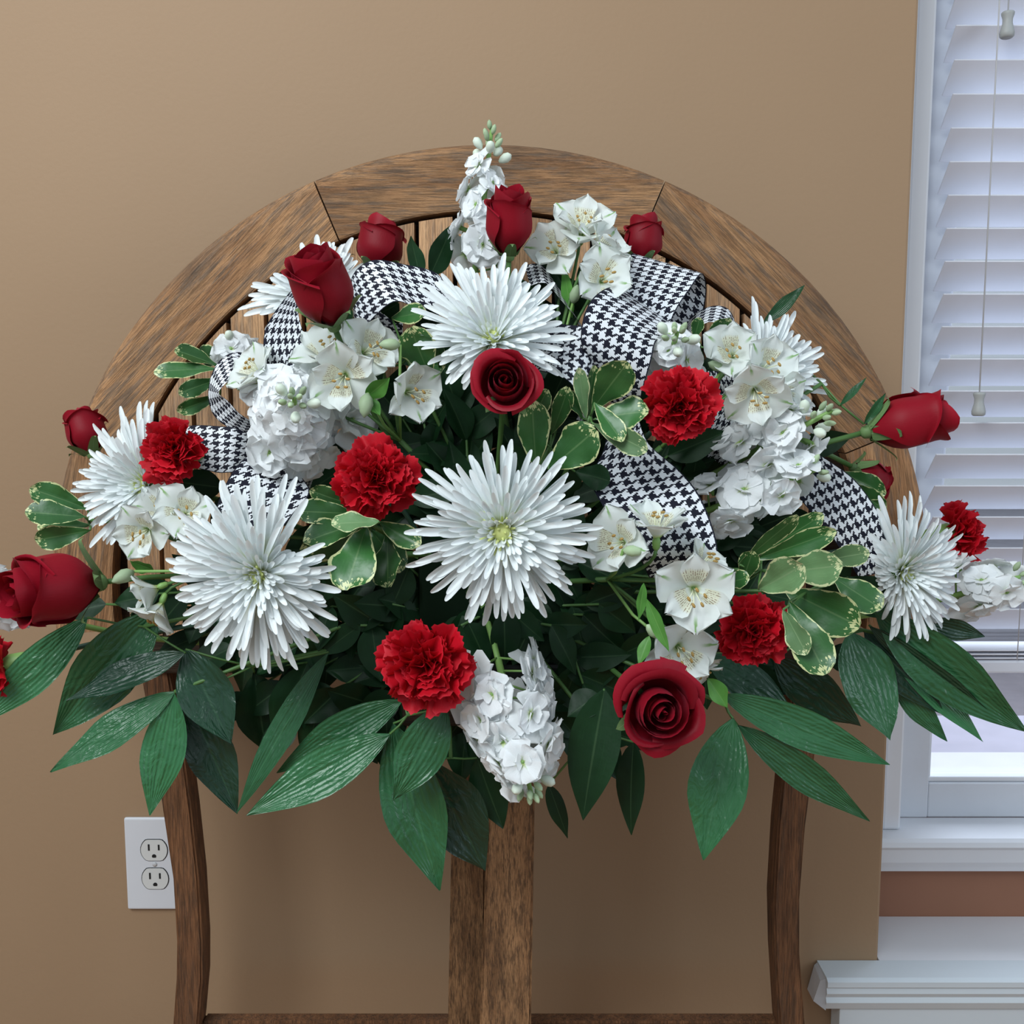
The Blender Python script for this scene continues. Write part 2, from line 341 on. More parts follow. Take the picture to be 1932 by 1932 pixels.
for (px, py0, py1, px2) in ((1902, 22, 72, 1888), (1848, 740, 785, 1850)):
    b0 = at(px, py0, 1.325); b1 = at(px, py1, 1.325); h = b0.z - b1.z
    x = b0.x - .577; y = 1.325 - 1.367; c = MB(); c.tube([(x, y, b0.z), (x, y, 1.95), (x, -.02, 2.15)], .0011, 6)
    po = part('pull_cord', c.build('pull_cord', M['cord'], True), bl)
    w = h / 50
    c = MB(); c.lathe([(10 * w, 0), (13.5 * w, 3 * w), (14 * w, 10 * w), (12 * w, 18 * w), (9.5 * w, 28 * w), (9.5 * w, 36 * w), (12 * w, 44 * w), (12.5 * w, 48 * w), (10 * w, 50 * w)], 14, T(x, y, b1.z))
    tz = part('tassel', c.build('tassel', M['tassel'], True), po)
# ---------------------------------------------------------------- wall outlet
ox = at(240, 1625, WY).x; oz1 = at(240, 1540, WY).z; oz0 = at(245, 1712, WY).z; ow = (oz1 - oz0) * .612; ocx = ox + ow / 2; ocz = (oz0 + oz1) / 2
ol = thing('wall_outlet', 'white duplex electrical outlet low on the tan wall beside the curved table leg', 'outlet', T(ocx, WY, ocz))
part('cover_plate', box_mesh('cover_plate', ow, .006, oz1 - oz0, M['plate'], .0025, 3), ol, T(0, -.003, 0))
for s in (1, -1):
    c = MB(); oc = []
    for i in range(28):
        a = 2 * math.pi * i / 28; x = .0172 * math.cos(a); z = .0172 * math.sin(a); oc.append((x, max(-.0142, min(.0142, z))))
    zc = s * .0195
    ring = MB().prism([(x * 1.06, z * 1.06) for x, z in oc], -.0064, -.003); rr = part('receptacle_gap', ring.build('receptacle_gap', M['dark']), ol, T(0, 0, zc))
    rc = part('receptacle', MB().prism(oc, -.0072, -.004).build('receptacle', M['recep']), ol, T(0, 0, zc))
    for sx, hh in ((-.0065, .0085), (.0065, .0075)): part('slot', box_mesh('slot', .0022, .001, hh, M['dark'], 0), rc, T(sx, -.0072, .004))
    g = MB().prism([(.0028 * math.cos(a), max(-.0018, .0028 * math.sin(a))) for a in [2 * math.pi * i / 14 for i in range(14)]], -.0077, -.0067); part('slot', g.build('slot', M['dark']), rc, T(0, 0, -.008))
part('screw', MB().lathe([(.003, 0), (.003, .001), (.0015, .0016)], 12, rot('X', R(90))).build('screw', M['screw'], True), ol, T(0, -.006, 0))
# ---------------------------------------------------------------- folded round table
TY = 1.09
p1, p2, p3 = at(940, 268, TY), at(1688, 760, TY), at(119, 880, TY)
def circ(a, b, c):
    ax, az, bx, bz, cx, cz = a.x, a.z, b.x, b.z, c.x, c.z; d = 2 * (ax * (bz - cz) + bx * (cz - az) + cx * (az - bz))
    ux = ((ax**2 + az**2) * (bz - cz) + (bx**2 + bz**2) * (cz - az) + (cx**2 + cz**2) * (az - bz)) / d
    uz = ((ax**2 + az**2) * (cx - bx) + (bx**2 + bz**2) * (ax - cx) + (cx**2 + cz**2) * (bx - ax)) / d
    return ux, uz, math.hypot(ax - ux, az - uz)
tcx, tcz, TR = circ(p1, p2, p3); RI = TR * .858; TH = .024
zcut = at(925, 1200, TY).z
tb = thing('round_folding_table', 'weathered round wooden table folded upright against the wall behind the flowers', 'table', T(tcx, TY, 0))
def rim_segment(a0, a1):
    am = (a0 + a1) / 2; n = 14; prof = [(RI, 0.001), (RI + .002, 0), (TR - .012, 0), (TR - .006, .002), (TR - .002, .006), (TR, .012), (TR - .002, .019), (TR - .008, TH), (RI, TH)]
    vs, fs = [], []
    for i in range(n + 1):
        a = lerp(a0, a1, i / n)
        for r, y in prof:
            x, z = r * math.cos(a), r * math.sin(a)
            if z + tcz < zcut: z = zcut - tcz
            vs.append((x, y, z + tcz))
    m = len(prof)
    for i in range(n):
        for j in range(m): fs.append((i * m + j, i * m + (j + 1) % m, (i + 1) * m + (j + 1) % m, (i + 1) * m + j))
    fs += [tuple(range(m)), tuple(n * m + j for j in range(m - 1, -1, -1))]
    F = T(math.cos(am) * TR * .92, 0, tcz + math.sin(am) * TR * .92) @ rot('Y', -(am + R(90)))
    Fi = F.inverted(); me = mesh('rim_board', [Fi @ Vector(v) for v in vs], fs, M['rim'], False)
    part('rim_board', me, tb, F)
g = R(.10)
zlow = math.asin((zcut - tcz) / TR)
for a0, a1 in ((zlow, R(22.5)), (R(22.5), R(67.5)), (R(67.5), R(112.5)), (R(112.5), R(157.5)), (R(157.5), math.pi - zlow)): rim_segment(a0 + g, a1 - g)
tx = lambda px, py: at(px, py, TY).x - tcx
edges = [282 - 72 * k for k in range(1, 0, -1)] + [282 + 72 * k for k in range(9)] + [952] + [1046 + 71.5 * k for k in range(8)]
hg = .0026; RS = RI - .005
for e0, e1 in zip(edges, edges[1:]):
    x0, x1 = tx(e0, 500) + hg, tx(e1, 500) - hg
    x0 = max(x0, -RS * .985); x1 = min(x1, RS * .985)
    top = [(lerp(x1, x0, i / 6), math.sqrt(RS**2 - lerp(x1, x0, i / 6)**2) + tcz) for i in range(7)]
    xc = (x0 + x1) / 2; pts = [(x0, zcut), (x1, zcut)] + top
    F = T(xc, .003, tcz) @ rot('Y', R(-90)); Fi = F.inverted(); mb = MB().prism(pts, .003, .020)
    part('slat', mesh('slat', [Fi @ Vector(v) for v in mb.v], mb.f, M['slatwood'], False), tb, F)
# unseen second leaf, added near-black so the slat gaps go dark; hinge rail
bp = [(RI * 1.03 * math.cos(a), RI * 1.03 * math.sin(a) + tcz) for a in [lerp(zlow, math.pi - zlow, i / 40) for i in range(41)]]
part('dark_backing_leaf', MB().prism(bp, .034, .054).build('dark_backing_leaf', M['backwood']), tb)
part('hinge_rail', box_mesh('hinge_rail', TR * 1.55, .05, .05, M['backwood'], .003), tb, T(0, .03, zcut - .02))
def leg_curve(L, Rr, Y, d, name='leg', mat='legwood'):
    # left and right outlines in pixels -> swept board
    vs, fs = [], []; n = len(L)
    for (lx, ly), (rx, ry) in zip(L, Rr):
        a = at(lx, ly, Y); b = at(rx, ry, Y)
        for p, y in ((a, 0), (b, 0), (b, d), (a, d)): vs.append((p.x - tcx, p.y - TY + y, p.z))
    for i in range(n - 1):
        for j in range(4): fs.append((i * 4 + j, i * 4 + (j + 1) % 4, (i + 1) * 4 + (j + 1) % 4, (i + 1) * 4 + j))
    fs += [(0, 1, 2, 3), tuple((n - 1) * 4 + j for j in (3, 2, 1, 0))]
    c = sum((Vector(v) for v in vs), Vector()) / len(vs); F = T(*c) @ rot('Y', R(90)); Fi = F.inverted()
    me = mesh(name, [Fi @ Vector(v) for v in vs], fs, M[mat], False)
    bm = bmesh.new(); bm.from_mesh(me); bmesh.ops.recalc_face_normals(bm, faces=bm.faces)
    bmesh.ops.bevel(bm, geom=[e for e in bm.edges if len(e.link_faces) == 2 and e.calc_face_angle(0) > .8], offset=.0025, segments=2, affect='EDGES'); bm.to_mesh(me); bm.free()
    return part(name, me, tb, F)
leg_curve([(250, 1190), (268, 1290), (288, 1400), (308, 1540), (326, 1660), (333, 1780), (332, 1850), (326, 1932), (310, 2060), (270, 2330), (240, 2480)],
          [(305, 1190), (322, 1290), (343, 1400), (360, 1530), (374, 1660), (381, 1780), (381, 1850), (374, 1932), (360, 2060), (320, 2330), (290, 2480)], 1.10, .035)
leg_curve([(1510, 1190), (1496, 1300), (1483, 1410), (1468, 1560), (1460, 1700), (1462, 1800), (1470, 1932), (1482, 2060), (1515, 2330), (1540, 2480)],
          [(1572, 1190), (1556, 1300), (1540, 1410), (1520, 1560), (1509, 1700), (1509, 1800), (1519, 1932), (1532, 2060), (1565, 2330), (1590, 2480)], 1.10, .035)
leg_curve([(927, 1280), (922, 1500), (905, 1932), (885, 2600)], [(1014, 1280), (1009, 1500), (1002, 1932), (992, 2600)], .985, .04, 'leg', 'postwood')
leg_curve([(858, 1280), (853, 1500), (845, 1932), (840, 2350)], [(922, 1280), (917, 1500), (914, 1932), (912, 2350)], 1.04, .035, 'leg', 'postwood')
leg_curve([(380, 1929), (380, 1985)], [(1470, 1929), (1470, 1985)], 1.115, .02, 'stretcher')
zsh = at(940, 1310, .95).z
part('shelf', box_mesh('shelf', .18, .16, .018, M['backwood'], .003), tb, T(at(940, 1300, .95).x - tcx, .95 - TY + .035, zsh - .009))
# ---------------------------------------------------------------- foam tray
F0 = at(940, 1060, .985)
tr = thing('flower_tray', 'dark plastic tray with wet floral foam hidden under the flowers', 'tray', T(F0.x, .975, zsh))
hf = F0.z + .03 - zsh
part('tray', box_mesh('tray', .17, .12, .04, M['tray'], .004), tr, T(0, 0, .02)); part('foam_block', box_mesh('foam_block', .15, .10, hf - .04, M['foam'], .004), tr, T(0, 0, .04 + (hf - .04) / 2))
def focus(): return F0 + Vector((random.uniform(-.06, .06), random.uniform(-.035, .03), random.uniform(-.07, .02)))
def stem_part(root, p_world, mat='stem', r=.0022, sag=.0, name='stem', a=None):
    inv = root.matrix_basis.inverted(); f = focus(); p = Vector(p_world); d = p - f
    ax = a if a is not None else d.normalized(); mid = p - ax * d.length * .35
    pts = [(p * (1 - t)**2 + mid * 2 * t * (1 - t) + f * t * t) for t in [i / 7 for i in range(8)]]
    mb = MB().tube([inv @ q for q in pts], r / 1.0, 6); part(name, mb.build(name, M[mat], True), root)
# ---------------------------------------------------------------- petals
def wprof(v, pk, tip):
    return (v / pk) ** .6 * .5 + .5 * (v / pk) if v < pk else max(0.0, 1 - ((v - pk) / (1 - pk)) ** tip)
VROW = [0, .22, .46, .68, .84, .93, .98, 1.0]
MUMC = []
for bend in (.04, -.05, -.14, .12, -.24):
    def fn3(u, v, b=bend):
        v = VROW[round(v * 7)]
        w = .5 * (.45 + .55 * min(1, v / .65)) * (1 if v < .84 else math.sqrt(max(0, 1 - ((v - .84) / .165) ** 2)))
        return (v - .15 * abs(b) * v * v, u * w * .066, (2.2 * (u * w) ** 2) * .066 + b * v * v)
    MUMC.append(grid('petal', 3, 7, fn3, M['mum']))
def mum(px, py, Y, ax, Rp, lens, label, n=235, th1=94, face=False, wid=1.0):
    n_ = view(ax); s = pxs(px, py, Y); Rm = Rp * s; loc = at(px, py, Y) - n_ * Rm * .12; root = thing('chrysanthemum', label, 'flower', frame(n_, loc), 'white spider chrysanthemums')
    lens = sorted(lens); tab = [(lens[-1][0] - 360, lens[-1][1])] + lens + [(lens[0][0] + 360, lens[0][1])]
    for i in range(n):
        t = (i + .5) / n; phi = (i * 137.508 + random.uniform(-5, 5)) % 360
        th = (6 + (th1 - 6) * t ** .5) + random.uniform(-5, 5); lf_ = interp(tab, phi)
        if lf_ < .12 and t > .5: continue
        base = .14 + .86 * t ** .6
        L = Rm * base * lerp(1.0, lf_, min(1, t * 1.8)) * random.uniform(.86, 1.06)
        if L < Rm * .08 or (face and t < .05): continue
        wd_ = lerp(.62, 1.0, min(1, t * 2)) * Rm * random.uniform(.9, 1.15) * wid
        Mx = rot('Z', R(phi)) @ rot('Y', -R(90 - th)) @ T(Rm * .015, 0, 0) @ rot('X', R(random.uniform(-18, 18))) @ S(L, wd_, L * .8 + wd_ * .2)
        k = random.choice((0, 1, 1, 2, 3)) if t > .35 else random.choice((3, 3, 0))
        part('petal', MUMC[k], root, Mx)
    mb = MB()
    kf = 1.35 if face else 1.0
    for i in range(40 if face else 16):
        t = (i + .5) / 34; phi = i * 2.39996; th = t ** .5 * 1.0; d = Vector((math.sin(th) * math.cos(phi), math.sin(th) * math.sin(phi), math.cos(th)))
        mb.tube([d * .02 * Rm, d * Rm * .15 * kf, d * Rm * (.19 + .05 * t) * kf], [.012 * Rm, .018 * Rm, .010 * Rm], 5)
    mb.lathe([(.085 * Rm * kf, .05 * Rm), (.085 * Rm * kf, .11 * Rm), (.06 * Rm * kf, .15 * Rm * kf), (.02 * Rm, .17 * Rm * kf)], 10)
    c = part('flower_center', mb.build('flower_center', M['core'], True), root)
    c['kind'] = 'stuff'
    stem_part(root, loc - n_ * .002, 'stem', .003, a=n_)
    part('calyx', MB().lathe([(.004, -.014), (.010, -.006), (.014, .004), (.008, .006)], 12).build('calyx', M['stem'], True), root)
    return root
mum(930, 632, .855, (0, .42, .9), 178, [(0, .9), (30, .95), (60, 1.0), (90, 1.1), (135, 1.1), (165, 1.0), (190, .95), (215, .7), (240, .72), (262, .55), (285, .35), (305, .6), (325, .85), (345, .85)], 'large white spider chrysanthemum tilted upward above the central open red rose')
mum(948, 1003, .795, (0, .03, 1), 192, [(0, .98), (45, .98), (75, .92), (90, .98), (135, .9), (150, 1.05), (180, 1.02), (225, 1.0), (270, 1.05), (315, .98)], 'large white spider chrysanthemum in the very middle showing its greenish yellow centre', 260, 96, True)
mum(482, 1088, .795, (-.12, -.05, 1), 203, [(0, .68), (18, .78), (40, .35), (52, .55), (62, 1.0), (90, .95), (120, 1.0), (160, 1.0), (200, 1.02), (240, 1.0), (272, 1.1), (300, .95), (325, .95), (345, .8)], 'biggest white spider chrysanthemum at lower left with a gap among its upper petals', 270, 97)
mum(262, 915, .90, (-.3, .1, .95), 168, [(0, .1), (50, .3), (78, 1.0), (120, .95), (150, .95), (180, 1.02), (220, 1.0), (252, .92), (275, .6), (310, .2)], 'white spider chrysanthemum fanning leftward beside the left carnation')
mum(597, 555, .99, (-.1, .4, .9), 165, [(0, .4), (40, .7), (58, .8), (75, .9), (95, .85), (120, .7), (140, .45), (160, .85), (185, 1.02), (200, .85), (215, .1), (300, .05)], 'half hidden white chrysanthemum behind the upper left red rose')
mum(1440, 712, .93, (.25, .3, .9), 165, [(0, .95), (20, .95), (45, .95), (70, 1.0), (95, 1.0), (112, .75), (135, .3), (200, .15), (265, .4), (300, .35), (330, .75)], 'white spider chrysanthemum fanning over the right rim of the table')
mum(1712, 1083, .88, (.22, -.02, .97), 155, [(0, .9), (30, .9), (60, .95), (90, 1.02), (115, 1.0), (135, .6), (165, .4), (215, .35), (245, .6), (262, .95), (290, 1.1), (320, 1.0), (340, .9)], 'white spider chrysanthemum at far right in front of the window')
# ---------------------------------------------------------------- roses
def rose(px, py, Y, ax, Rp, Hp, label, opened=0.0, n=15, twist=0.0, fold=0.0):
    a = view(ax); s = pxs(px, py, Y); Rm, H = Rp * s, Hp * s; loc = at(px, py, Y) - a * H * .5
    root = thing('rose', label, 'flower', frame(a, loc) @ rot('Z', R(twist)), 'red roses')
    no = 6 if opened > .4 else 5
    for i in range(n):
        t = i / (n - 1); outer = i >= n - no; q0 = (i - (n - no)) / (no - 1) if outer else 0
        r = Rm * (.07 + (.62 + .08 * (1 - opened)) * (i / (n - no)) ** .9) if not outer else Rm * lerp(.74, .90, q0)
        h = H * (lerp(.86, 1.0, t) if opened < .4 else lerp(.92, .86, t)) * (1 - (.10 + .22 * opened) * q0)
        span = lerp(150, 105, t) if not outer else lerp(78, 58, q0) + 26 * (1 - opened)
        phi = R(i * 137.5 + random.uniform(-14, 14)); curl = (0 if t < .35 else .05 * t) if not outer else random.uniform(.10, .26) * (1 + .35 * opened)
        lean = opened * (.05 * t if not outer else random.uniform(.0, .14)); asym = random.uniform(-.5, .5); pk = random.uniform(0, 6); point = random.uniform(.02, .10)
        def fn(u, v, r=r, h=h, span=span, curl=curl, lean=lean, t=t, asym=asym, pk=pk, outer=outer, point=point):
            prof = lerp(.34, 1.0, math.sin(min(1, v / .45) * math.pi / 2)) if v < .45 else 1.0 - (.17 * (1 - opened * .5)) * ((v - .45) / .55) ** 1.8
            rr = r * prof * (1 + .10 * u) + Rm * lean * v ** 1.6 + (Rm * opened * (.10 + 2.2 * point) * (1 - abs(u)) ** 1.3 * v ** 3 if outer else 0); zz = h * v * (1 - .20 * abs(u) ** 2.2 * v) + H * point * (1 - abs(u)) ** 2 * v ** 4
            if v > .74:
                q = (v - .74) / .26; rr += Rm * curl * q ** 1.7 * (1 + asym * u); zz -= H * curl * (.30 + .35 * (outer)) * q ** 2.4
            zz += H * .02 * math.sin(u * 4 + pk) * v ** 3; rr += Rm * (.025 if not outer else .05) * math.sin(u * 4.5 + pk * 2) * v ** 2
            an = R(span) * u * (.45 + .55 * math.sin(min(1, v * 1.6) * math.pi / 2)); return (rr * math.cos(an), rr * math.sin(an), zz)
        part('petal', grid('petal', 14, 12, fn, M['rose']), root, rot('Z', phi))
    def sf(u, v): w = .17 * Rm * (1 - v ** 1.5) * 1.2; return (Rm * (.25 + .62 * math.sin(min(1, v * 1.3) * 1.5)) + Rm * .25 * v * v, u * w * 1.3, H * (.55 * v - .02) + .0 - H * .30 * v ** 3)
    sm = grid('sepal', 2, 8, sf, M['sepal'])
    for k in range(5): part('sepal', sm, root, rot('Z', R(72 * k + 20)) @ rot('Y', R(random.uniform(-4, 16))))
    part('calyx', MB().lathe([(Rm * .10, -H * .13), (Rm * .20, -H * .10), (Rm * .24, -H * .03), (Rm * .20, .02 * H)], 10).build('calyx', M['sepal'], True), root)
    inv_loc = loc - a * H * .12; stem_part(root, inv_loc, 'stem', .0026, a=a); return root
rose(962, 416, .93, (.03, .93, .32), 49, 122, 'upright dark red rose at the top beside the white stock spike', .1, 15, 40)
rose(718, 462, 1.02, (.12, .95, -.05), 50, 100, 'red rose bud rising behind the upper left ribbon loop', .0, 13, 10)
rose(604, 540, .86, (-.22, .86, .46), 62, 150, 'tall dark red rose at upper left in front of the half hidden chrysanthemum', .1, 16, 80)
rose(1212, 452, 1.02, (.08, .95, -.05), 39, 92, 'red rose bud behind the upper right ribbon loop', .0, 13, 60)
rose(952, 722, .82, (.02, .22, .97), 57, 84, 'round open red rose just below the top chrysanthemum', .75, 15, 0)
rose(1720, 795, .92, (.93, .24, .16), 58, 150, 'red rose lying sideways at right in front of the blinds', .12, 15, 30)
rose(96, 1112, .84, (-.66, .0, .75), 76, 172, 'large red rose lying sideways at the far left edge', .1, 16, 215)
rose(160, 812, .985, (-.3, .9, -.2), 40, 90, 'small red rose bud behind the left chrysanthemum', .0, 12, 0)
rose(1243, 1338, .785, (.10, .08, 1), 75, 100, 'large open red rose at lower right hanging under the white lily blooms', .85, 14, 50)
rose(1640, 905, 1.0, (.6, -.4, -.2), 40, 80, 'red rose mostly hidden beneath the sideways right rose', .0, 12, 0)
# ---------------------------------------------------------------- carnations
CARN = []
for var in range(7):
    rr = random.Random(40 + var); ph = rr.uniform(0, 6); fr = rr.uniform(4.0, 6.5); cu_ = rr.uniform(-.05, .22)
    def fc(u, v, ph=ph, fr=fr, cu_=cu_):
        an = u * .72 * (.22 + .78 * v); k = round((u + 1) * 11)
        rad = v * (1 - .14 * u * u) * (1 + (.028 if k % 2 else -.018) * (v > .99) + .03 * math.sin(7 * u + ph) * v)
        z = .20 * v ** 2 * math.sin(fr * u + ph) + .05 * v ** 4 * math.sin(12 * u + ph * 2) + cu_ * v * v
        return (rad * math.cos(an), rad * math.sin(an), z)
    CARN.append(grid('petal', 22, 8, fc, M['carn']))
def carnation(px, py, Y, ax, Rp, label, n=44, calyx=True):
    a = view(ax); Rm = Rp * pxs(px, py, Y); loc = at(px, py, Y) - a * Rm * .45
    root = thing('carnation', label, 'flower', frame(a, loc), 'red carnations')
    for i in range(n):
        t = (i + .5) / n; phi = i * 137.508 + random.uniform(-14, 14); th = 4 + 80 * t ** .62 + random.uniform(-9, 9); L = Rm * lerp(.60, 1.06, t ** .8) * random.uniform(.93, 1.07)
        rad = -Rm * .20 * math.sqrt(1 - t) * random.random()
        Mx = rot('Z', R(phi)) @ T(rad, 0, 0) @ rot('Y', -R(90 - th)) @ rot('X', R(random.uniform(-25, 25))) @ S(L, L * random.uniform(.75, 1.0), L * random.uniform(.8, 1.25))
        part('petal', random.choice(CARN), root, Mx)
    part('calyx', MB().lathe([(Rm * .10, -Rm * .95), (Rm * .22, -Rm * .88), (Rm * .30, -Rm * .55), (Rm * .33, -Rm * .15), (Rm * .22, .05 * Rm)], 10).build('calyx', M['stemlight'], True), root)
    stem_part(root, loc - a * Rm * .92, 'stemblue', .0026, a=a); return root
carnation(313, 848, .875, (-.38, .12, .92), 72, 'red carnation at left between the fan shaped chrysanthemum and the ribbon')
carnation(706, 902, .825, (0, .15, 1), 82, 'red carnation left of centre above the variegated leaves')
carnation(1288, 762, .84, (.02, .15, 1), 78, 'red carnation right of centre in front of the ribbon loops')
carnation(802, 1266, .795, (-.05, -.02, 1), 97, 'largest red carnation at the bottom beside the drooping white stock')
carnation(1430, 1195, .84, (.12, -.1, 1), 76, 'red carnation at lower right beside the variegated leaf')
carnation(1832, 1000, 1.0, (.75, .25, .5), 66, 'red carnation peeking out behind the far right chrysanthemum')
carnation(-18, 1262, .88, (-.88, -.18, .35), 58, 'red carnation cut off at the left edge with a bright green calyx')
# ---------------------------------------------------------------- white stock
STK = []
for var in range(4):
    rr = random.Random(90 + var); ph = rr.uniform(0, 6); bd = rr.uniform(-.32, .15)
    def fs_(u, v, ph=ph, bd=bd):
        w = .58 * wprof(v, .64, 3.2) if v > 0 else .06
        w = max(w, .06); notch = -.05 * (1 - abs(u)) ** 2 * (v > .95)
        return (v + notch - .06 * u * u * v, u * w, .10 * u * u + bd * v * v + .09 * v * v * math.sin(3.6 * u + ph) + .02 * v ** 3 * math.sin(8 * u + ph))
    STK.append(grid('petal', 8, 6, fs_, M['stock']))
calyx_me = MB().lathe([(.0010, -.010), (.0022, -.006), (.0024, .0), (.0012, .002)], 7).build('floret_base', M['stemlight'], True)
bud_me = MB().lathe([(.0012, 0), (.0042, .003), (.0052, .007), (.0036, .012), (.0008, .0145)], 8).build('bud', M['bud'], True)
wbud_me = MB().lathe([(.002, 0), (.006, .004), (.0078, .009), (.006, .014), (.001, .0165)], 9).build('bud', M['budw'], True)
def stock(p0, p1, rad, nf, label, fl=.019, nb=9, t0=0.0, t1=.78, budlen=1.0, taper=.62, el0=0):
    A, B = at(*p0), at(*p1); ax = B - A; Ln = ax.length; a = ax.normalized(); s = pxs(p1[0], p1[1], p1[2]); rm = rad * s
    root = thing('stock_stem', label, 'flower', frame(a, A), 'white stock flowers')
    part('stem', MB().tube([(0, 0, -.01), (0, 0, Ln * .6), (0, 0, Ln)], [.0034, .003, .0018], 7).build('stem', M['stemlight'], True), root)
    for i in range(nf):
        t = (i + .5) / nf; phi = i * 137.5 + random.uniform(-15, 15); z = Ln * lerp(t0, t1, t); r = rm * lerp(1.0, taper, t ** 1.3) * random.uniform(.52, .92)
        el = el0 + lerp(0, 32, t) * (1 - el0 / 90) + random.uniform(-12, 12)
        F = rot('Z', R(phi)) @ T(r, 0, z) @ rot('Y', R(90 - el))
        # floret faces local +z
        fb = part('floret_base', calyx_me, root, F)
        sz = fl * 1.14 * lerp(1.1, .8, t) * random.uniform(.85, 1.15); np_ = 4
        for layer, (cnt, thp, sc_) in enumerate(((4, 84, 1.0), (4, 62, .80), (2, 32, .5))):
            for k in range(cnt):
                Mx = rot('Z', R(360 / cnt * k + layer * 45 + random.uniform(-25, 25))) @ rot('Y', -R(90 - thp + random.uniform(-13, 13))) @ rot('X', R(random.uniform(-14, 14))) @ S(sz * sc_ * random.uniform(.8, 1.15), sz * sc_ * 1.15, sz * sc_)
                part('petal', random.choice(STK), fb, Mx)
        part('pedicel', MB().tube([(0, 0, z - r * .5), (r * math.cos(R(phi)) * .9, r * math.sin(R(phi)) * .9, z - .004)], .0011, 5).build('pedicel', M['stemlight'], True), root)
    for i in range(nb):
        t = (i + .5) / nb; phi = i * 137.5; z = Ln * lerp(t1 + .02, 1.0, t); r = .011 * (1 - t * .85) * budlen
        F = rot('Z', R(phi)) @ T(r, 0, z) @ rot('Y', R(lerp(55, 12, t))); big = t < .35
        part('bud', wbud_me if big else bud_me, root, F @ S(*([lerp(.62, .5, t)] * 2 + [lerp(.85, .62, t)])))
    stem_part(root, A, 'stemlight', .003, a=a); return root
stock((898, 500, 1.0), (928, 243, 1.0), 48, 13, 'tall white stock spike standing at the very top', .0185, 13, .0, .74)
stock((560, 800, .96), (555, 752, .83), 132, 24, 'round white stock head at left seen end on with green buds in the middle', .0215, 10, .30, .80, 1.0, .25, 42)
stock((1395, 868, .93), (1570, 775, .86), 80, 15, 'white stock spike at right pointing to the sideways rose', .020, 11, .0, .72)
stock((1330, 965, .92), (1545, 885, .87), 62, 10, 'lower white stock spike at right above the pale variegated leaves', .020, 3, .0, .92)
stock((945, 1265, .86), (1003, 1500, .80), 104, 21, 'drooping white stock hanging at the bottom centre', .022, 9, .0, .86)
stock((1255, 700, .95), (1278, 628, .87), 66, 8, 'white stock head with green buds behind the right carnation', .018, 10, .1, .75, 1.0, .3, 40)
stock((1800, 1125, .97), (1925, 1088, .94), 62, 9, 'white stock at the far right edge against the blinds', .019, 4, .1, .9)
stock((55, 1145, .93), (-30, 1105, .90), 62, 7, 'white stock at the left edge behind the big rose', .019, 2, .1, .9)
stock((480, 690, 1.0), (425, 652, .98), 40, 6, 'small white stock tip behind the left ribbon curl', .016, 2, .2, 1.0)
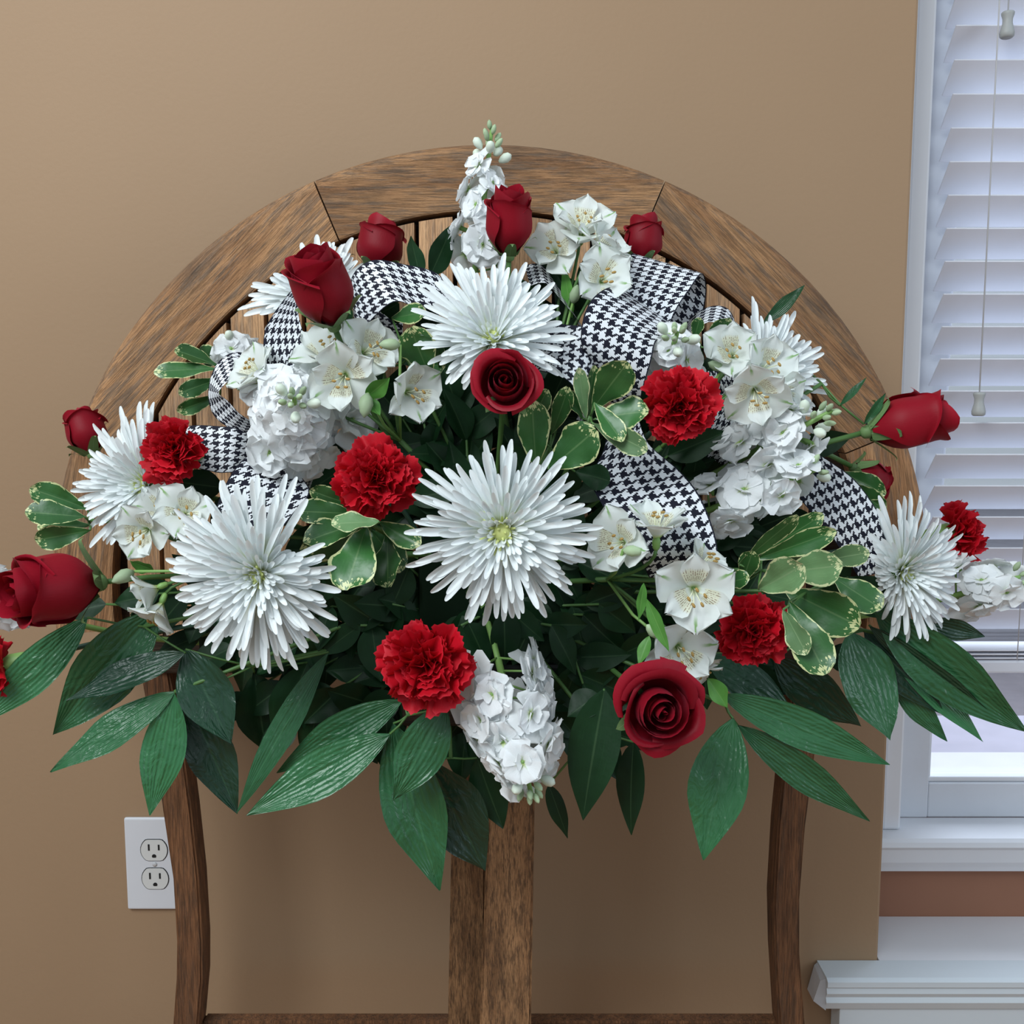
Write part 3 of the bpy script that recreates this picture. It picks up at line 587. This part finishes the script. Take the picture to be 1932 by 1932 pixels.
# ---------------------------------------------------------------- alstroemeria
def tep(nm, wmax, bend, mat, pk=.66):
    def fn(u, v):
        w = wmax * max(.10, wprof(v, pk, 3.0)) if v > 0 else wmax * .12
        tipn = .05 * (1 - abs(u)) ** 3 * (v > .98)
        th = bend * v; x = (math.sin(th) / bend if bend else v); z = -(1 - math.cos(th)) / bend if bend else 0
        return (x + tipn, u * w, z + .30 * u * u * w + .05 * math.sin(5 * u + 2) * v * v)
    return grid(nm, 6, 8, fn, mat)
TO = [tep('tepal', .43, b, M['tep_o'], .70) for b in (.55, .85, 1.1)]; TI = [tep('tepal', .27, b, M['tep_i'], .74) for b in (.5, .8, 1.0)]
anther_me = MB().lathe([(.0006, -.0026), (.0014, -.0012), (.0015, .0012), (.0006, .0026)], 6).build('anther', M['anther'], True)
def lily(blooms, label, buds=(), leaves=()):
    c = sum((at(*b[:3]) for b in blooms), Vector()) / len(blooms); hub = c.lerp(F0, .35)
    root = thing('peruvian_lily_stem', label, 'flower', T(*hub), 'white peruvian lilies'); inv = root.matrix_basis.inverted()
    for (px, py, Y, ax, Rp) in blooms:
        a = view(ax); s = pxs(px, py, Y); Lm = Rp * s * 1.36; loc = at(px, py, Y) - a * Lm * .55; F = inv @ frame(a, loc) @ rot('Z', R(random.uniform(0, 120)))
        bl_ = part('bloom_base', MB().lathe([(Lm * .03, -Lm * .28), (Lm * .085, -Lm * .2), (Lm * .10, -Lm * .05), (Lm * .06, Lm * .08)], 8).build('bloom_base', M['stemlight'], True), root, F)
        for k in range(3):
            part('tepal', random.choice(TO), bl_, rot('Z', R(120 * k)) @ rot('Y', -R(60 + random.uniform(-14, 10))) @ S(Lm, Lm * 1.1, Lm))
            part('tepal', random.choice(TI), bl_, rot('Z', R(120 * k + 60)) @ rot('Y', -R(66 + random.uniform(-12, 10))) @ S(Lm * .97, Lm * 1.05, Lm))
        for k in range(5):
            an = 72 * k + random.uniform(-20, 20); d = Vector((math.cos(R(an)) * .16, math.sin(R(an)) * .16 - .06, .62)); q = d * Lm
            stm = part('stamen', MB().tube([(0, 0, 0), (q.x * .4, q.y * .4, q.z * .55), q], .0005, 4).build('stamen', M['filament'], True), bl_)
            # anther is joined by parent bloom
            part('anther', anther_me, bl_, T(*q) @ rot('X', R(70)) @ S(.85, .85, .85))
        p = inv @ (loc - a * Lm * .25); e = Vector((0, 0, 0)); m = p - (inv.to_3x3() @ a) * Lm * .5
        part('pedicel', MB().tube([p * (1 - t)**2 + m * 2 * t * (1 - t) + e * t * t for t in [i / 6 for i in range(7)]], .0016, 6).build('pedicel', M['stem'], True), root)
    for (px, py, Y, ax, hp) in buds:
        a = view(ax); s = pxs(px, py, Y) * hp; loc = at(px, py, Y) - a * s * .5
        part('bud', MB().lathe([(s * .07, 0), (s * .24, s * .2), (s * .30, s * .45), (s * .2, s * .8), (s * .03, s)], 9).build('bud', M['bud'], True), root, inv @ frame(a, loc))
        part('pedicel', MB().tube([inv @ loc, (inv @ loc) * .5 + Vector((0, -.004, -.006)), (0, 0, 0)], .0014, 6).build('pedicel', M['stemlight'], True), root)
    for (b, tp, w) in leaves: leaf_part(root, b, tp, w, 'palm', 'leaf', M['sepal2'], random.uniform(-40, 40))
    stem_part(root, hub, 'stem', .0026); return root
# ---------------------------------------------------------------- leaves
M['sepal2'] = m_leaf('fresh_green_leaf', (.06, .20, .035), (.10, .27, .05), (.18, .36, .1), None, .42)
def leaf_mesh(L, Wd, kind, mat, bend, fold, seedv):
    rr = random.Random(seedv); ph = rr.uniform(0, 6); wv = rr.uniform(.5, 1.2); tw = rr.uniform(-.35, .35); side = rr.uniform(-.04, .04)
    def fn(u, v):
        if kind == 'pitt': w = max(.05, (v / .62) ** .75 if v < .62 else math.sqrt(max(0, 1 - ((v - .62) / .385) ** 2.2)))
        elif kind == 'salal': w = max(.04, math.sin(math.pi * min(1, v) ** .8) ** .85 * (1 if v < .6 else 1 - .25 * ((v - .6) / .4) ** 2)) if v < 1 else .02
        else: w = max(.03, math.sin(math.pi * v ** .95) ** .8 * (1 if v < .55 else 1 - .38 * ((v - .55) / .45) ** 1.2)) if v < 1 else .015
        y = u * w * Wd * .5; x = v * L; z = fold * abs(u) * w * Wd * .5 - bend * L * v * v
        amp = {'pitt': .07, 'salal': .03, 'palm': .05}[kind] * Wd * wv
        z += amp * abs(u) ** 2 * math.sin(v * 13 + ph + (1.5 if u > 0 else 0)) + (.012 * Wd * math.sin(u * 9) * w if kind == 'palm' else 0)
        y += side * L * v * v; a = tw * v
        return (x, y * math.cos(a) - z * math.sin(a), y * math.sin(a) + z * math.cos(a))
    return grid('leaf', 8, 12, fn, mat)
LS = [0]
def leaf_part(root, b, tp, wpx, kind, name, mat, roll=0, bend=None, fold=None):
    A, B = at(*b), at(*tp); X = B - A; L = X.length; X.normalize(); mid = (A + B) / 2; n = (CAM - mid).normalized(); n = n - X * n.dot(X); n.normalize()
    n = Quaternion(X, R(roll)) @ n; Yv = n.cross(X); s = pxs(*[(b[i] + tp[i]) / 2 for i in range(3)])
    Mx = Matrix((X, Yv, n)).transposed().to_4x4(); Mx.translation = A; LS[0] += 1
    me = leaf_mesh(L, wpx * s / max(.35, abs(math.cos(R(roll)))), kind, mat, random.uniform(-.02, .10) if bend is None else bend, random.uniform(.05, .35) if fold is None else fold, LS[0])
    return part(name, me, root, root.matrix_basis.inverted() @ Mx)
lily([(1100, 412, .95, (.05, .62, .75), 60), (1042, 465, .95, (-.25, .2, .95), 52), (1150, 455, .94, (.55, .55, .25), 58), (1142, 522, .915, (.12, .1, 1), 58)], 'cluster of white freckled lily blooms at the top right of the stock spike', [(1085, 555, .95, (.2, .8, .2), 36)], [((1080, 600, .96), (1060, 500, .95), 22), ((1110, 590, .96), (1135, 480, .96), 20)])
lily([(615, 648, .90, (-.1, .75, .5), 64), (705, 655, .875, (.6, .25, .7), 58), (640, 718, .855, (-.1, -.25, .95), 64), (785, 742, .86, (.55, -.05, .8), 58), (470, 690, .90, (-.5, .5, .6), 52)], 'white lily blooms at left below the tall rose with one bloom leaning right', [(690, 765, .85, (-.1, -.9, .3), 48), (735, 650, .85, (-.9, 0, .2), 40)], [((690, 750, .86), (735, 715, .85), 34), ((690, 750, .86), (718, 785, .85), 24)])
lily([(1382, 660, .90, (-.2, .3, .95), 58), (1455, 688, .88, (.3, .25, .92), 60), (1428, 752, .86, (-.1, -.45, .9), 60), (1480, 745, .88, (.5, -.2, .8), 52)], 'white lily blooms at right in front of the fanning chrysanthemum', [(1350, 690, .9, (-.8, .3, .3), 34)])
lily([(1160, 1025, .82, (-.5, .08, .82), 62), (1240, 975, .82, (-.02, .95, .25), 62), (1312, 1122, .795, (-.12, -.05, 1), 72), (1340, 1052, .83, (.5, .6, .4), 48), (1290, 1232, .825, (.1, -.05, 1), 66), (1322, 1272, .845, (.4, -.7, .5), 50)], 'cascade of white lily blooms running down to the lower right rose', [(1232, 1190, .82, (-.5, .5, .3), 40), (1195, 1040, .81, (.95, -.1, .1), 38)], [((1215, 1100, .82), (1205, 1170, .81), 18), ((1220, 1130, .81), (1262, 1230, .79), 26), ((1225, 1200, .82), (1205, 1255, .81), 24)])
lily([(262, 1008, .865, (-.15, -.15, 1), 52), (348, 965, .865, (.25, .25, .9), 54), (300, 950, .88, (.1, .6, .7), 48), (265, 1120, .86, (-.75, -.25, .4), 48), (290, 1170, .86, (-.3, -.85, .4), 50)], 'white lily blooms tucked between the two left chrysanthemums', [(232, 1088, .85, (-.6, -.3, .7), 46)], [((290, 1075, .87), (245, 1060, .86), 24)])
def sprig(label, leaves, kind='pitt', mat='pitt', group='variegated leaf sprigs', name='variegated_sprig', tie=True):
    b = [Vector(at(*l[0])) for l in leaves]; c = sum(b, Vector()) / len(b); root = thing(name, label, 'foliage', T(*c), group)
    for l in leaves:
        m = l[3] if len(l) > 3 and l[3] else mat; rl = l[4] if len(l) > 4 else random.uniform(-25, 25)
        leaf_part(root, l[0], l[1], l[2], kind, 'leaf', M[m], rl)
        p = root.matrix_basis.inverted() @ at(*l[0])
        if p.length > .004: part('leaf_stalk', MB().tube([p, p * .5 + Vector((0, .003, -.002)), (0, 0, 0)], .0011, 5).build('leaf_stalk', M['stem'], True), root)
    if tie: stem_part(root, c, 'stem', .002)
    return root
def lv(bx, by, tx_, ty, w, Y, Y2=None, m=None, roll=None):
    l = [(bx, by, Y), (tx_, ty, Y if Y2 is None else Y2), w, m]
    if roll is not None: l.append(roll)
    return tuple(l)
sprig('variegated sprig reaching left past the ribbon curl onto the table', [lv(412, 690, 330, 658, 26, .98, .96, None, 50), lv(410, 695, 290, 698, 34, .97, .95, None, 35), lv(412, 715, 338, 742, 34, .97, .95), lv(415, 745, 335, 778, 30, .98, .97), lv(420, 680, 372, 668, 44, 1.0, .98)])
sprig('variegated leaves at the left edge behind the fan shaped chrysanthemum', [lv(165, 960, 58, 918, 50, .93, .91), lv(160, 975, 47, 965, 52, .92, .90), lv(170, 1000, 64, 1022, 48, .92, .91), lv(170, 990, 70, 995, 40, .95, .93)])
sprig('large variegated leaf cluster below the left of centre carnation', [lv(672, 955, 585, 928, 40, .86, .84), lv(670, 970, 563, 962, 50, .85, .83), lv(690, 985, 572, 1015, 56, .845, .82), lv(715, 985, 625, 985, 40, .82, .815, 'pittp', 40), lv(690, 1000, 565, 1035, 70, .86, .83, 'pitt'), lv(690, 995, 655, 1108, 92, .84, .80), lv(715, 985, 790, 1030, 46, .86, .84), lv(730, 1010, 735, 1108, 60, .87, .84), lv(700, 1000, 760, 1075, 60, .88, .87)])
sprig('variegated leaves under the left side of the top chrysanthemum', [lv(812, 712, 772, 618, 68, .88, .85), lv(700, 665, 690, 608, 46, .92, .90), lv(830, 700, 825, 625, 26, .89, .87, None, 55), lv(790, 690, 838, 690, 40, .9, .88), lv(745, 690, 690, 650, 40, .92, .90), lv(740, 600, 800, 590, 40, .94, .9)])
sprig('dark rounded leaves beneath the central open rose', [lv(1012, 885, 1002, 758, 66, .86, .83, 'pitt', 0), lv(1035, 885, 1125, 815, 84, .85, .82, 'pitt', -10), lv(1040, 820, 1075, 735, 40, .88, .85), lv(1055, 790, 1050, 760, 30, .9, .89), lv(1000, 800, 1035, 735, 40, .88, .86), lv(1085, 890, 1150, 905, 50, .88, .87, 'salal')])
sprig('upright variegated leaves between the central rose and the right carnation', [lv(1118, 772, 1184, 682, 70, .86, .83), lv(1125, 790, 1222, 772, 66, .86, .84), lv(1122, 760, 1172, 832, 44, .85, .83), lv(1120, 800, 1222, 848, 46, .85, .83, 'pittp', 20), lv(1105, 790, 1092, 695, 28, .86, .84, 'pittp', 30), lv(1100, 790, 1072, 740, 26, .87, .86, None, 40), lv(1108, 795, 1120, 690, 22, .87, .85, None, 50)])
sprig('pale variegated leaf cluster at right above the lower right carnation', [lv(1432, 1112, 1518, 1068, 74, .85, .81, 'pittp', 5), lv(1480, 1080, 1590, 1065, 72, .86, .82, 'pittp', 5), lv(1395, 1065, 1505, 972, 34, .87, .85, 'pitt', 40), lv(1425, 1055, 1578, 1005, 44, .88, .85, 'pitt', 25), lv(1545, 1060, 1640, 1040, 44, .88, .86, 'pittp'), lv(1440, 1040, 1555, 975, 40, .89, .87), lv(1400, 1100, 1420, 1040, 40, .88, .86, 'pitt'), lv(1370, 1100, 1410, 1090, 36, .87, .85)])
sprig('dark variegated leaves at lower right beside the far right chrysanthemum', [lv(1480, 1112, 1622, 1182, 86, .87, .84, 'pitt', 10), lv(1570, 1088, 1662, 1150, 62, .88, .86, 'pitt', -15), lv(1488, 1135, 1558, 1272, 78, .84, .81, 'pitt', 0), lv(1478, 1150, 1520, 1235, 40, .83, .81, 'pittp', 35), lv(1600, 1090, 1680, 1120, 44, .9, .89, 'salal')])
sprig('variegated leaves behind the right ribbon tail', [lv(1585, 890, 1672, 930, 46, .98, .95), lv(1590, 905, 1668, 965, 44, .97, .95), lv(1600, 930, 1660, 975, 36, .98, .97)])
sprig('variegated leaf beside the small right ribbon loop', [lv(1330, 655, 1375, 600, 44, .95, .93), lv(1310, 640, 1320, 600, 24, .96, .95)])
sprig('thin green leaves poking out at the right over the table rim', [lv(1440, 610, 1520, 540, 26, .96, .95, 'palm'), lv(1585, 765, 1635, 712, 14, .93, .92, 'palm'), lv(1630, 800, 1672, 742, 16, .92, .91, 'palm', 40)], 'palm', 'palm')
sprig('pointed green leaves standing behind the top chrysanthemum', [lv(792, 520, 774, 445, 34, .98, 1.0, 'salal'), lv(812, 520, 856, 425, 46, .98, 1.0, 'salal'), lv(720, 590, 750, 575, 60, .95, .93, 'salal')], 'salal', 'salal')
# long ribbed leaves along the bottom
PG = 'long green leaf fronds'
def frond(label, leaves, kind='palm', mat='palm'): return sprig(label, leaves, kind, mat, PG, 'long_leaf_frond')
frond('ribbed leaves at far left under the sideways rose', [lv(165, 1165, -45, 1382, 78, .90, .86, None, 0), lv(300, 1150, 90, 1384, 118, .90, .87, None, 5), lv(350, 1232, 120, 1318, 62, .88, .86, 'palmd', 20)])
frond('pair of forked green leaves at lower left in front of the outlet leg', [lv(330, 1305, 90, 1456, 66, .88, .85, None, 20), lv(328, 1306, 290, 1540, 80, .88, .86, None, 10)])
frond('dark bluish leaves hanging below the biggest chrysanthemum', [lv(350, 1225, 432, 1405, 96, .89, .88, 'palmd'), lv(350, 1310, 452, 1535, 84, .91, .90, 'palmd'), lv(620, 1230, 440, 1530, 50, .87, .86, 'palm', 30), lv(480, 1270, 500, 1420, 90, .93, .93, 'salal'), lv(580, 1250, 520, 1400, 80, .93, .92, 'salal')])
frond('bright green long leaves at the bottom under the largest carnation', [lv(760, 1320, 510, 1452, 76, .87, .86, 'palm'), lv(735, 1385, 467, 1541, 88, .85, .82, 'palm', 0), lv(742, 1365, 818, 1688, 118, .86, .84, 'palm', 5), lv(840, 1330, 746, 1514, 96, .84, .82, 'palm', 0)])
frond('dark broad leaves hanging in front of the centre table legs', [lv(800, 1430, 925, 1645, 112, .89, .88, 'palmd'), lv(900, 1430, 945, 1565, 70, .9, .9, 'salal')])
frond('dark serrated leaves hanging left of the lower right rose', [lv(1140, 1300, 1098, 1552, 98, .85, .83, 'salal', 0), lv(1130, 1310, 1070, 1350, 60, .86, .85, 'salal'), lv(1195, 1400, 1183, 1578, 56, .87, .86, 'salal'), lv(1035, 1480, 1073, 1582, 36, .88, .87, 'salal')], 'salal', 'salal')
frond('three bright green leaves spreading at lower right under the open rose', [lv(1383, 1355, 1322, 1625, 110, .85, .82, 'palm', 0), lv(1392, 1368, 1648, 1552, 66, .86, .83, 'palm', 10), lv(1360, 1310, 1678, 1445, 76, .86, .84, 'palm', 0), lv(1335, 1280, 1375, 1335, 36, .84, .84, 'sepal2')])
frond('dark green leaves hanging at right below the variegated leaves', [lv(1330, 1235, 1505, 1348, 74, .90, .88, 'palmd'), lv(1460, 1240, 1622, 1378, 88, .90, .88, 'palmd'), lv(1600, 1190, 1684, 1395, 104, .90, .88, 'palm'), lv(1630, 1190, 1776, 1352, 74, .91, .89, 'palmd')])
frond('long leaves pointing down across the window at far right', [lv(1680, 1280, 1792, 1398, 44, .91, .89), lv(1670, 1215, 1862, 1396, 52, .91, .88), lv(1640, 1180, 1872, 1364, 46, .90, .87, 'palmd', 30), lv(1650, 1150, 1930, 1398, 108, .90, .86, 'palm', 0), lv(1740, 1170, 1862, 1205, 40, .92, .92, 'palmd')])
# dark filler sprigs deep inside
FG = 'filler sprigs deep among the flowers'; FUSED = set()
LM = {'the top chrysanthemum': (930, 600), 'the middle chrysanthemum': (948, 1003), 'the biggest lower left chrysanthemum': (482, 1088), 'the fan shaped left chrysanthemum': (240, 915), 'the far right chrysanthemum': (1730, 1083), 'the fanning right chrysanthemum': (1470, 680),
      'the tall upper left rose': (604, 540), 'the central open rose': (952, 722), 'the lower right open rose': (1243, 1340), 'the big far left rose': (92, 1112), 'the top rose': (962, 416), 'the left carnation': (313, 848), 'the left of centre carnation': (706, 902), 'the right carnation': (1288, 762),
      'the bottom carnation': (802, 1266), 'the lower right carnation': (1430, 1195), 'the round left stock head': (557, 780), 'the right stock spike': (1450, 830), 'the drooping bottom stock': (970, 1370), 'the cascading lily blooms': (1280, 1120), 'the left lily blooms': (670, 680), 'the right lily blooms': (1430, 700), 'the lower stock spike at right': (1420, 930), 'the upper left ribbon loop': (740, 545), 'the upper right ribbon loop': (1250, 545), 'the centre right ribbon tail': (1240, 950), 'the far right ribbon tail': (1590, 970), 'the left ribbon tail': (500, 930), 'the variegated cluster at centre left': (650, 1020), 'the pale variegated cluster at right': (1510, 1070)}
def filler_label(px, py):
    for nm, (x, y) in sorted(LM.items(), key=lambda k: (k[1][0] - px) ** 2 + (k[1][1] - py) ** 2):
        dx, dy = px - x, py - y
        rel = ('to the right of' if dx > 0 else 'to the left of') if abs(dx) > abs(dy) else ('below' if dy > 0 else 'above')
        lb = 'dark green filler leaves tucked ' + rel + ' ' + nm
        if lb not in FUSED: FUSED.add(lb); return lb
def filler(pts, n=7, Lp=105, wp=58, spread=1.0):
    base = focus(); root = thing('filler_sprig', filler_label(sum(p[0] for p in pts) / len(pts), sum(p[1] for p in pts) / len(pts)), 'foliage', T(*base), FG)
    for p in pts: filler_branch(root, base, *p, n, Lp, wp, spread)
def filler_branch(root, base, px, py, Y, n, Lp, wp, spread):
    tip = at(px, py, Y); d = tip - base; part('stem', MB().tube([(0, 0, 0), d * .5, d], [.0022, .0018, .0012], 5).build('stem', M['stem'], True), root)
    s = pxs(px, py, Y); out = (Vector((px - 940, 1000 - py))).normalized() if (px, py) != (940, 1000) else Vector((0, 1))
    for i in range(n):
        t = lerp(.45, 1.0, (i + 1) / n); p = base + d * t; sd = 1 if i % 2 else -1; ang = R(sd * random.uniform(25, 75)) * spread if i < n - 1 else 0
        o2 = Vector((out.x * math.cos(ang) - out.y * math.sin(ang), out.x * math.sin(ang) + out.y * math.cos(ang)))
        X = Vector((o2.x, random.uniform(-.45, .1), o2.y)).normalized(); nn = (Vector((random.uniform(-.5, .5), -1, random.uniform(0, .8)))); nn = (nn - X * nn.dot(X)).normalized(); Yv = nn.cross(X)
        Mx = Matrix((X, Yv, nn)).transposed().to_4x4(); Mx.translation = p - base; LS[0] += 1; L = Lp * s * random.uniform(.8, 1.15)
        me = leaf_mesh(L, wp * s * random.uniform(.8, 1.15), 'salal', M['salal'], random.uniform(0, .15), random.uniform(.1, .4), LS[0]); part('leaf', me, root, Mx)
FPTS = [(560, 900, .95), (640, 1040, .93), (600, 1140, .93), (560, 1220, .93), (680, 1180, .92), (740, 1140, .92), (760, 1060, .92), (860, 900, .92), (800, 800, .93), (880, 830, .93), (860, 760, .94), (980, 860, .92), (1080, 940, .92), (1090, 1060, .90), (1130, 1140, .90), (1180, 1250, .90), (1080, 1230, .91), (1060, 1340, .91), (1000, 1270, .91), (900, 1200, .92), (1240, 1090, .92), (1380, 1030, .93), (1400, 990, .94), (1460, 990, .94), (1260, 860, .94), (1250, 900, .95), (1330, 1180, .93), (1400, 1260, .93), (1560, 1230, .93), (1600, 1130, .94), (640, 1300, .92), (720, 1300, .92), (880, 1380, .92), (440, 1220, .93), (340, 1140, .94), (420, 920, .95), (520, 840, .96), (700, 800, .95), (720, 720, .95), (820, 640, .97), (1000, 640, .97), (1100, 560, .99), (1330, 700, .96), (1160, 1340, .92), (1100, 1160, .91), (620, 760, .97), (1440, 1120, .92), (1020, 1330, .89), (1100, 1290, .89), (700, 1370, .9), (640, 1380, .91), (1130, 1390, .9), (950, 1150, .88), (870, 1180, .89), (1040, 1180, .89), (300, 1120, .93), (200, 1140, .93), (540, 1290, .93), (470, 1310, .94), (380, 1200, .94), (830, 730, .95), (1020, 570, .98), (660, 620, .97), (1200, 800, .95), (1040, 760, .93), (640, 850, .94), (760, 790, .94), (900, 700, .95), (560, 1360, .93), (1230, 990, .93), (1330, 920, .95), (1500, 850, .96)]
while FPTS:
    p = FPTS.pop(0); near = sorted(FPTS, key=lambda q: (q[0] - p[0]) ** 2 + (q[1] - p[1]) ** 2)[:2]
    near = [q for q in near if math.hypot(q[0] - p[0], q[1] - p[1]) < 125]
    for q in near: FPTS.remove(q)
    filler([p] + near)
# ---------------------------------------------------------------- houndstooth bow
bow = thing('houndstooth_bow', 'black and white houndstooth ribbon bow with loops and tails woven through the flowers', 'bow', T(*at(940, 760, .97)))
def cr(a, b, c, d, t): return .5 * ((2 * b) + (c - a) * t + (2 * a - 5 * b + 4 * c - d) * t * t + (3 * b - a - 3 * c + d) * t ** 3)
def ribbon(pairs, name='loop', sub=10, nu=10, v0=0.0, sag=.0):
    P = [(at(*a), at(*b)) for a, b in pairs]; n = len(P); rows = []
    for k in range(n - 1):
        q = [P[max(k - 1, 0)], P[k], P[k + 1], P[min(k + 2, n - 1)]]
        for i in range(sub + (k == n - 2)):
            t = i / sub; rows.append(tuple(cr(q[0][e], q[1][e], q[2][e], q[3][e], t) for e in (0, 1)))
    inv = bow.matrix_basis.inverted(); vs, uv, fs = [], [], []; dist = v0; wavg = max((a - b).length for a, b in P); prev = None
    for a, b in rows:
        m = (a + b) / 2
        if prev is not None: dist += (m - prev).length
        prev = m
        for i in range(nu + 1):
            t = i / nu; vs.append(inv @ a.lerp(b, t)); uv.append((t * NREP, dist / .062 * NREP))
    for j in range(len(rows) - 1):
        for i in range(nu): k = j * (nu + 1) + i; fs.append((k, k + 1, k + nu + 2, k + nu + 1))
    return part(name, mesh(name, vs, fs, M['hound'], True, uv), bow)
ribbon([((870, 590, .97), (880, 650, .95)), ((830, 520, .97), (850, 590, .94)), ((760, 498, .965), (790, 582, .925)), ((703, 491, .96), (742, 570, .92)), ((668, 515, .97), (690, 615, .94)), ((672, 545, 1.0), (672, 640, .98)), ((760, 600, 1.01), (760, 690, .99))])
ribbon([((600, 560, .98), (640, 560, .99)), ((565, 540, .95), (600, 545, .96)), ((535, 566, .93), (564, 575, .94)), ((498, 632, .91), (573, 632, .92)), ((512, 716, .91), (592, 706, .91)), ((560, 780, .95), (640, 770, .95))])
ribbon([((560, 690, .98), (560, 740, .95)), ((482, 671, .96), (482, 722, .93)), ((440, 665, .95), (448, 706, .92)), ((408, 688, .94), (424, 726, .91)), ((393, 735, .93), (413, 742, .905)), ((400, 778, .93), (430, 756, .905)), ((430, 806, .92), (455, 782, .91)), ((480, 825, .93), (485, 795, .93)), ((560, 840, .97), (560, 800, .97))])
ribbon([((320, 815, .94), (330, 880, .93)), ((360, 803, .925), (372, 884, .91)), ((410, 804, .92), (412, 892, .905)), ((455, 812, .92), (445, 892, .91)), ((540, 860, .96), (530, 900, .96))])
ribbon([((480, 850, .93), (545, 850, .95)), ((450, 876, .905), (566, 895, .92)), ((425, 915, .885), (584, 930, .90)), ((405, 965, .875), (548, 976, .885)), ((380, 1025, .87), (506, 1032, .87)), ((360, 1080, .88), (480, 1090, .88))], 'tail')
ribbon([((690, 830, .96), (690, 880, .96)), ((640, 858, .95), (650, 890, .95)), ((600, 882, .94), (588, 918, .94)), ((560, 930, .96), (560, 960, .96))])
ribbon([((960, 640, .93), (960, 700, .92)), ((1020, 612, .905), (1015, 700, .88)), ((1075, 613, .895), (1068, 716, .865)), ((1118, 622, .89), (1100, 760, .865)), ((1135, 660, .91), (1115, 800, .89)), ((1110, 700, .95), (1080, 820, .93))])
ribbon([((1230, 600, .97), (1290, 650, .97)), ((1180, 550, .95), (1270, 612, .95)), ((1150, 542, .92), (1262, 624, .92)), ((1116, 566, .89), (1238, 644, .89)), ((1098, 612, .875), (1228, 682, .88)), ((1100, 665, .88), (1212, 740, .89)), ((1130, 740, .93), (1200, 800, .93))])
ribbon([((1150, 600, .99), (1230, 640, .99)), ((1205, 590, 1.03), (1310, 615, 1.02)), ((1212, 510, 1.03), (1332, 560, 1.03)), ((1194, 478, 1.0), (1326, 516, 1.0)), ((1180, 507, .965), (1300, 548, .965)), ((1168, 547, .945), (1274, 588, .945)), ((1190, 600, .95), (1262, 625, .95)), ((1200, 660, .98), (1262, 680, .98))])
ribbon([((1290, 620, 1.0), (1295, 640, .98)), ((1312, 592, 1.0), (1308, 625, .97)), ((1345, 577, 1.0), (1338, 608, .97)), ((1374, 583, 1.0), (1364, 616, .97)), ((1386, 612, 1.0), (1382, 634, .97)), ((1370, 650, 1.0), (1360, 660, .98))])
ribbon([((990, 500, .99), (1000, 540, .96)), ((1022, 500, .975), (1030, 535, .945)), ((1052, 540, .97), (1058, 566, .945)), ((1086, 600, .965), (1096, 612, .95)), ((1100, 650, .97), (1110, 655, .96))])
ribbon([((1150, 790, .93), (1205, 790, .93)), ((1138, 850, .905), (1225, 838, .905)), ((1115, 903, .885), (1282, 888, .89)), ((1138, 955, .86), (1320, 936, .865)), ((1180, 1010, .85), (1346, 1000, .855)), ((1205, 1050, .85), (1355, 1048, .85)), ((1225, 1090, .87), (1355, 1090, .87))], 'tail')
ribbon([((1440, 860, .96), (1500, 830, .96)), ((1488, 905, .935), (1562, 868, .935)), ((1510, 942, .925), (1612, 905, .925)), ((1553, 992, .915), (1650, 955, .915)), ((1592, 1045, .91), (1680, 1010, .91)), ((1620, 1090, .91), (1705, 1070, .91))], 'tail')
ribbon([((1330, 700, .95), (1390, 700, .95)), ((1350, 740, .94), (1405, 745, .94)), ((1340, 800, .94), (1400, 820, .94)), ((1310, 850, .96), (1370, 880, .96))], 'tail')
part('knot', MB().lathe([(.008, -.02), (.016, -.012), (.018, 0), (.016, .012), (.008, .02)], 12, rot('Y', R(90))).build('knot', M['hound'], True), bow)
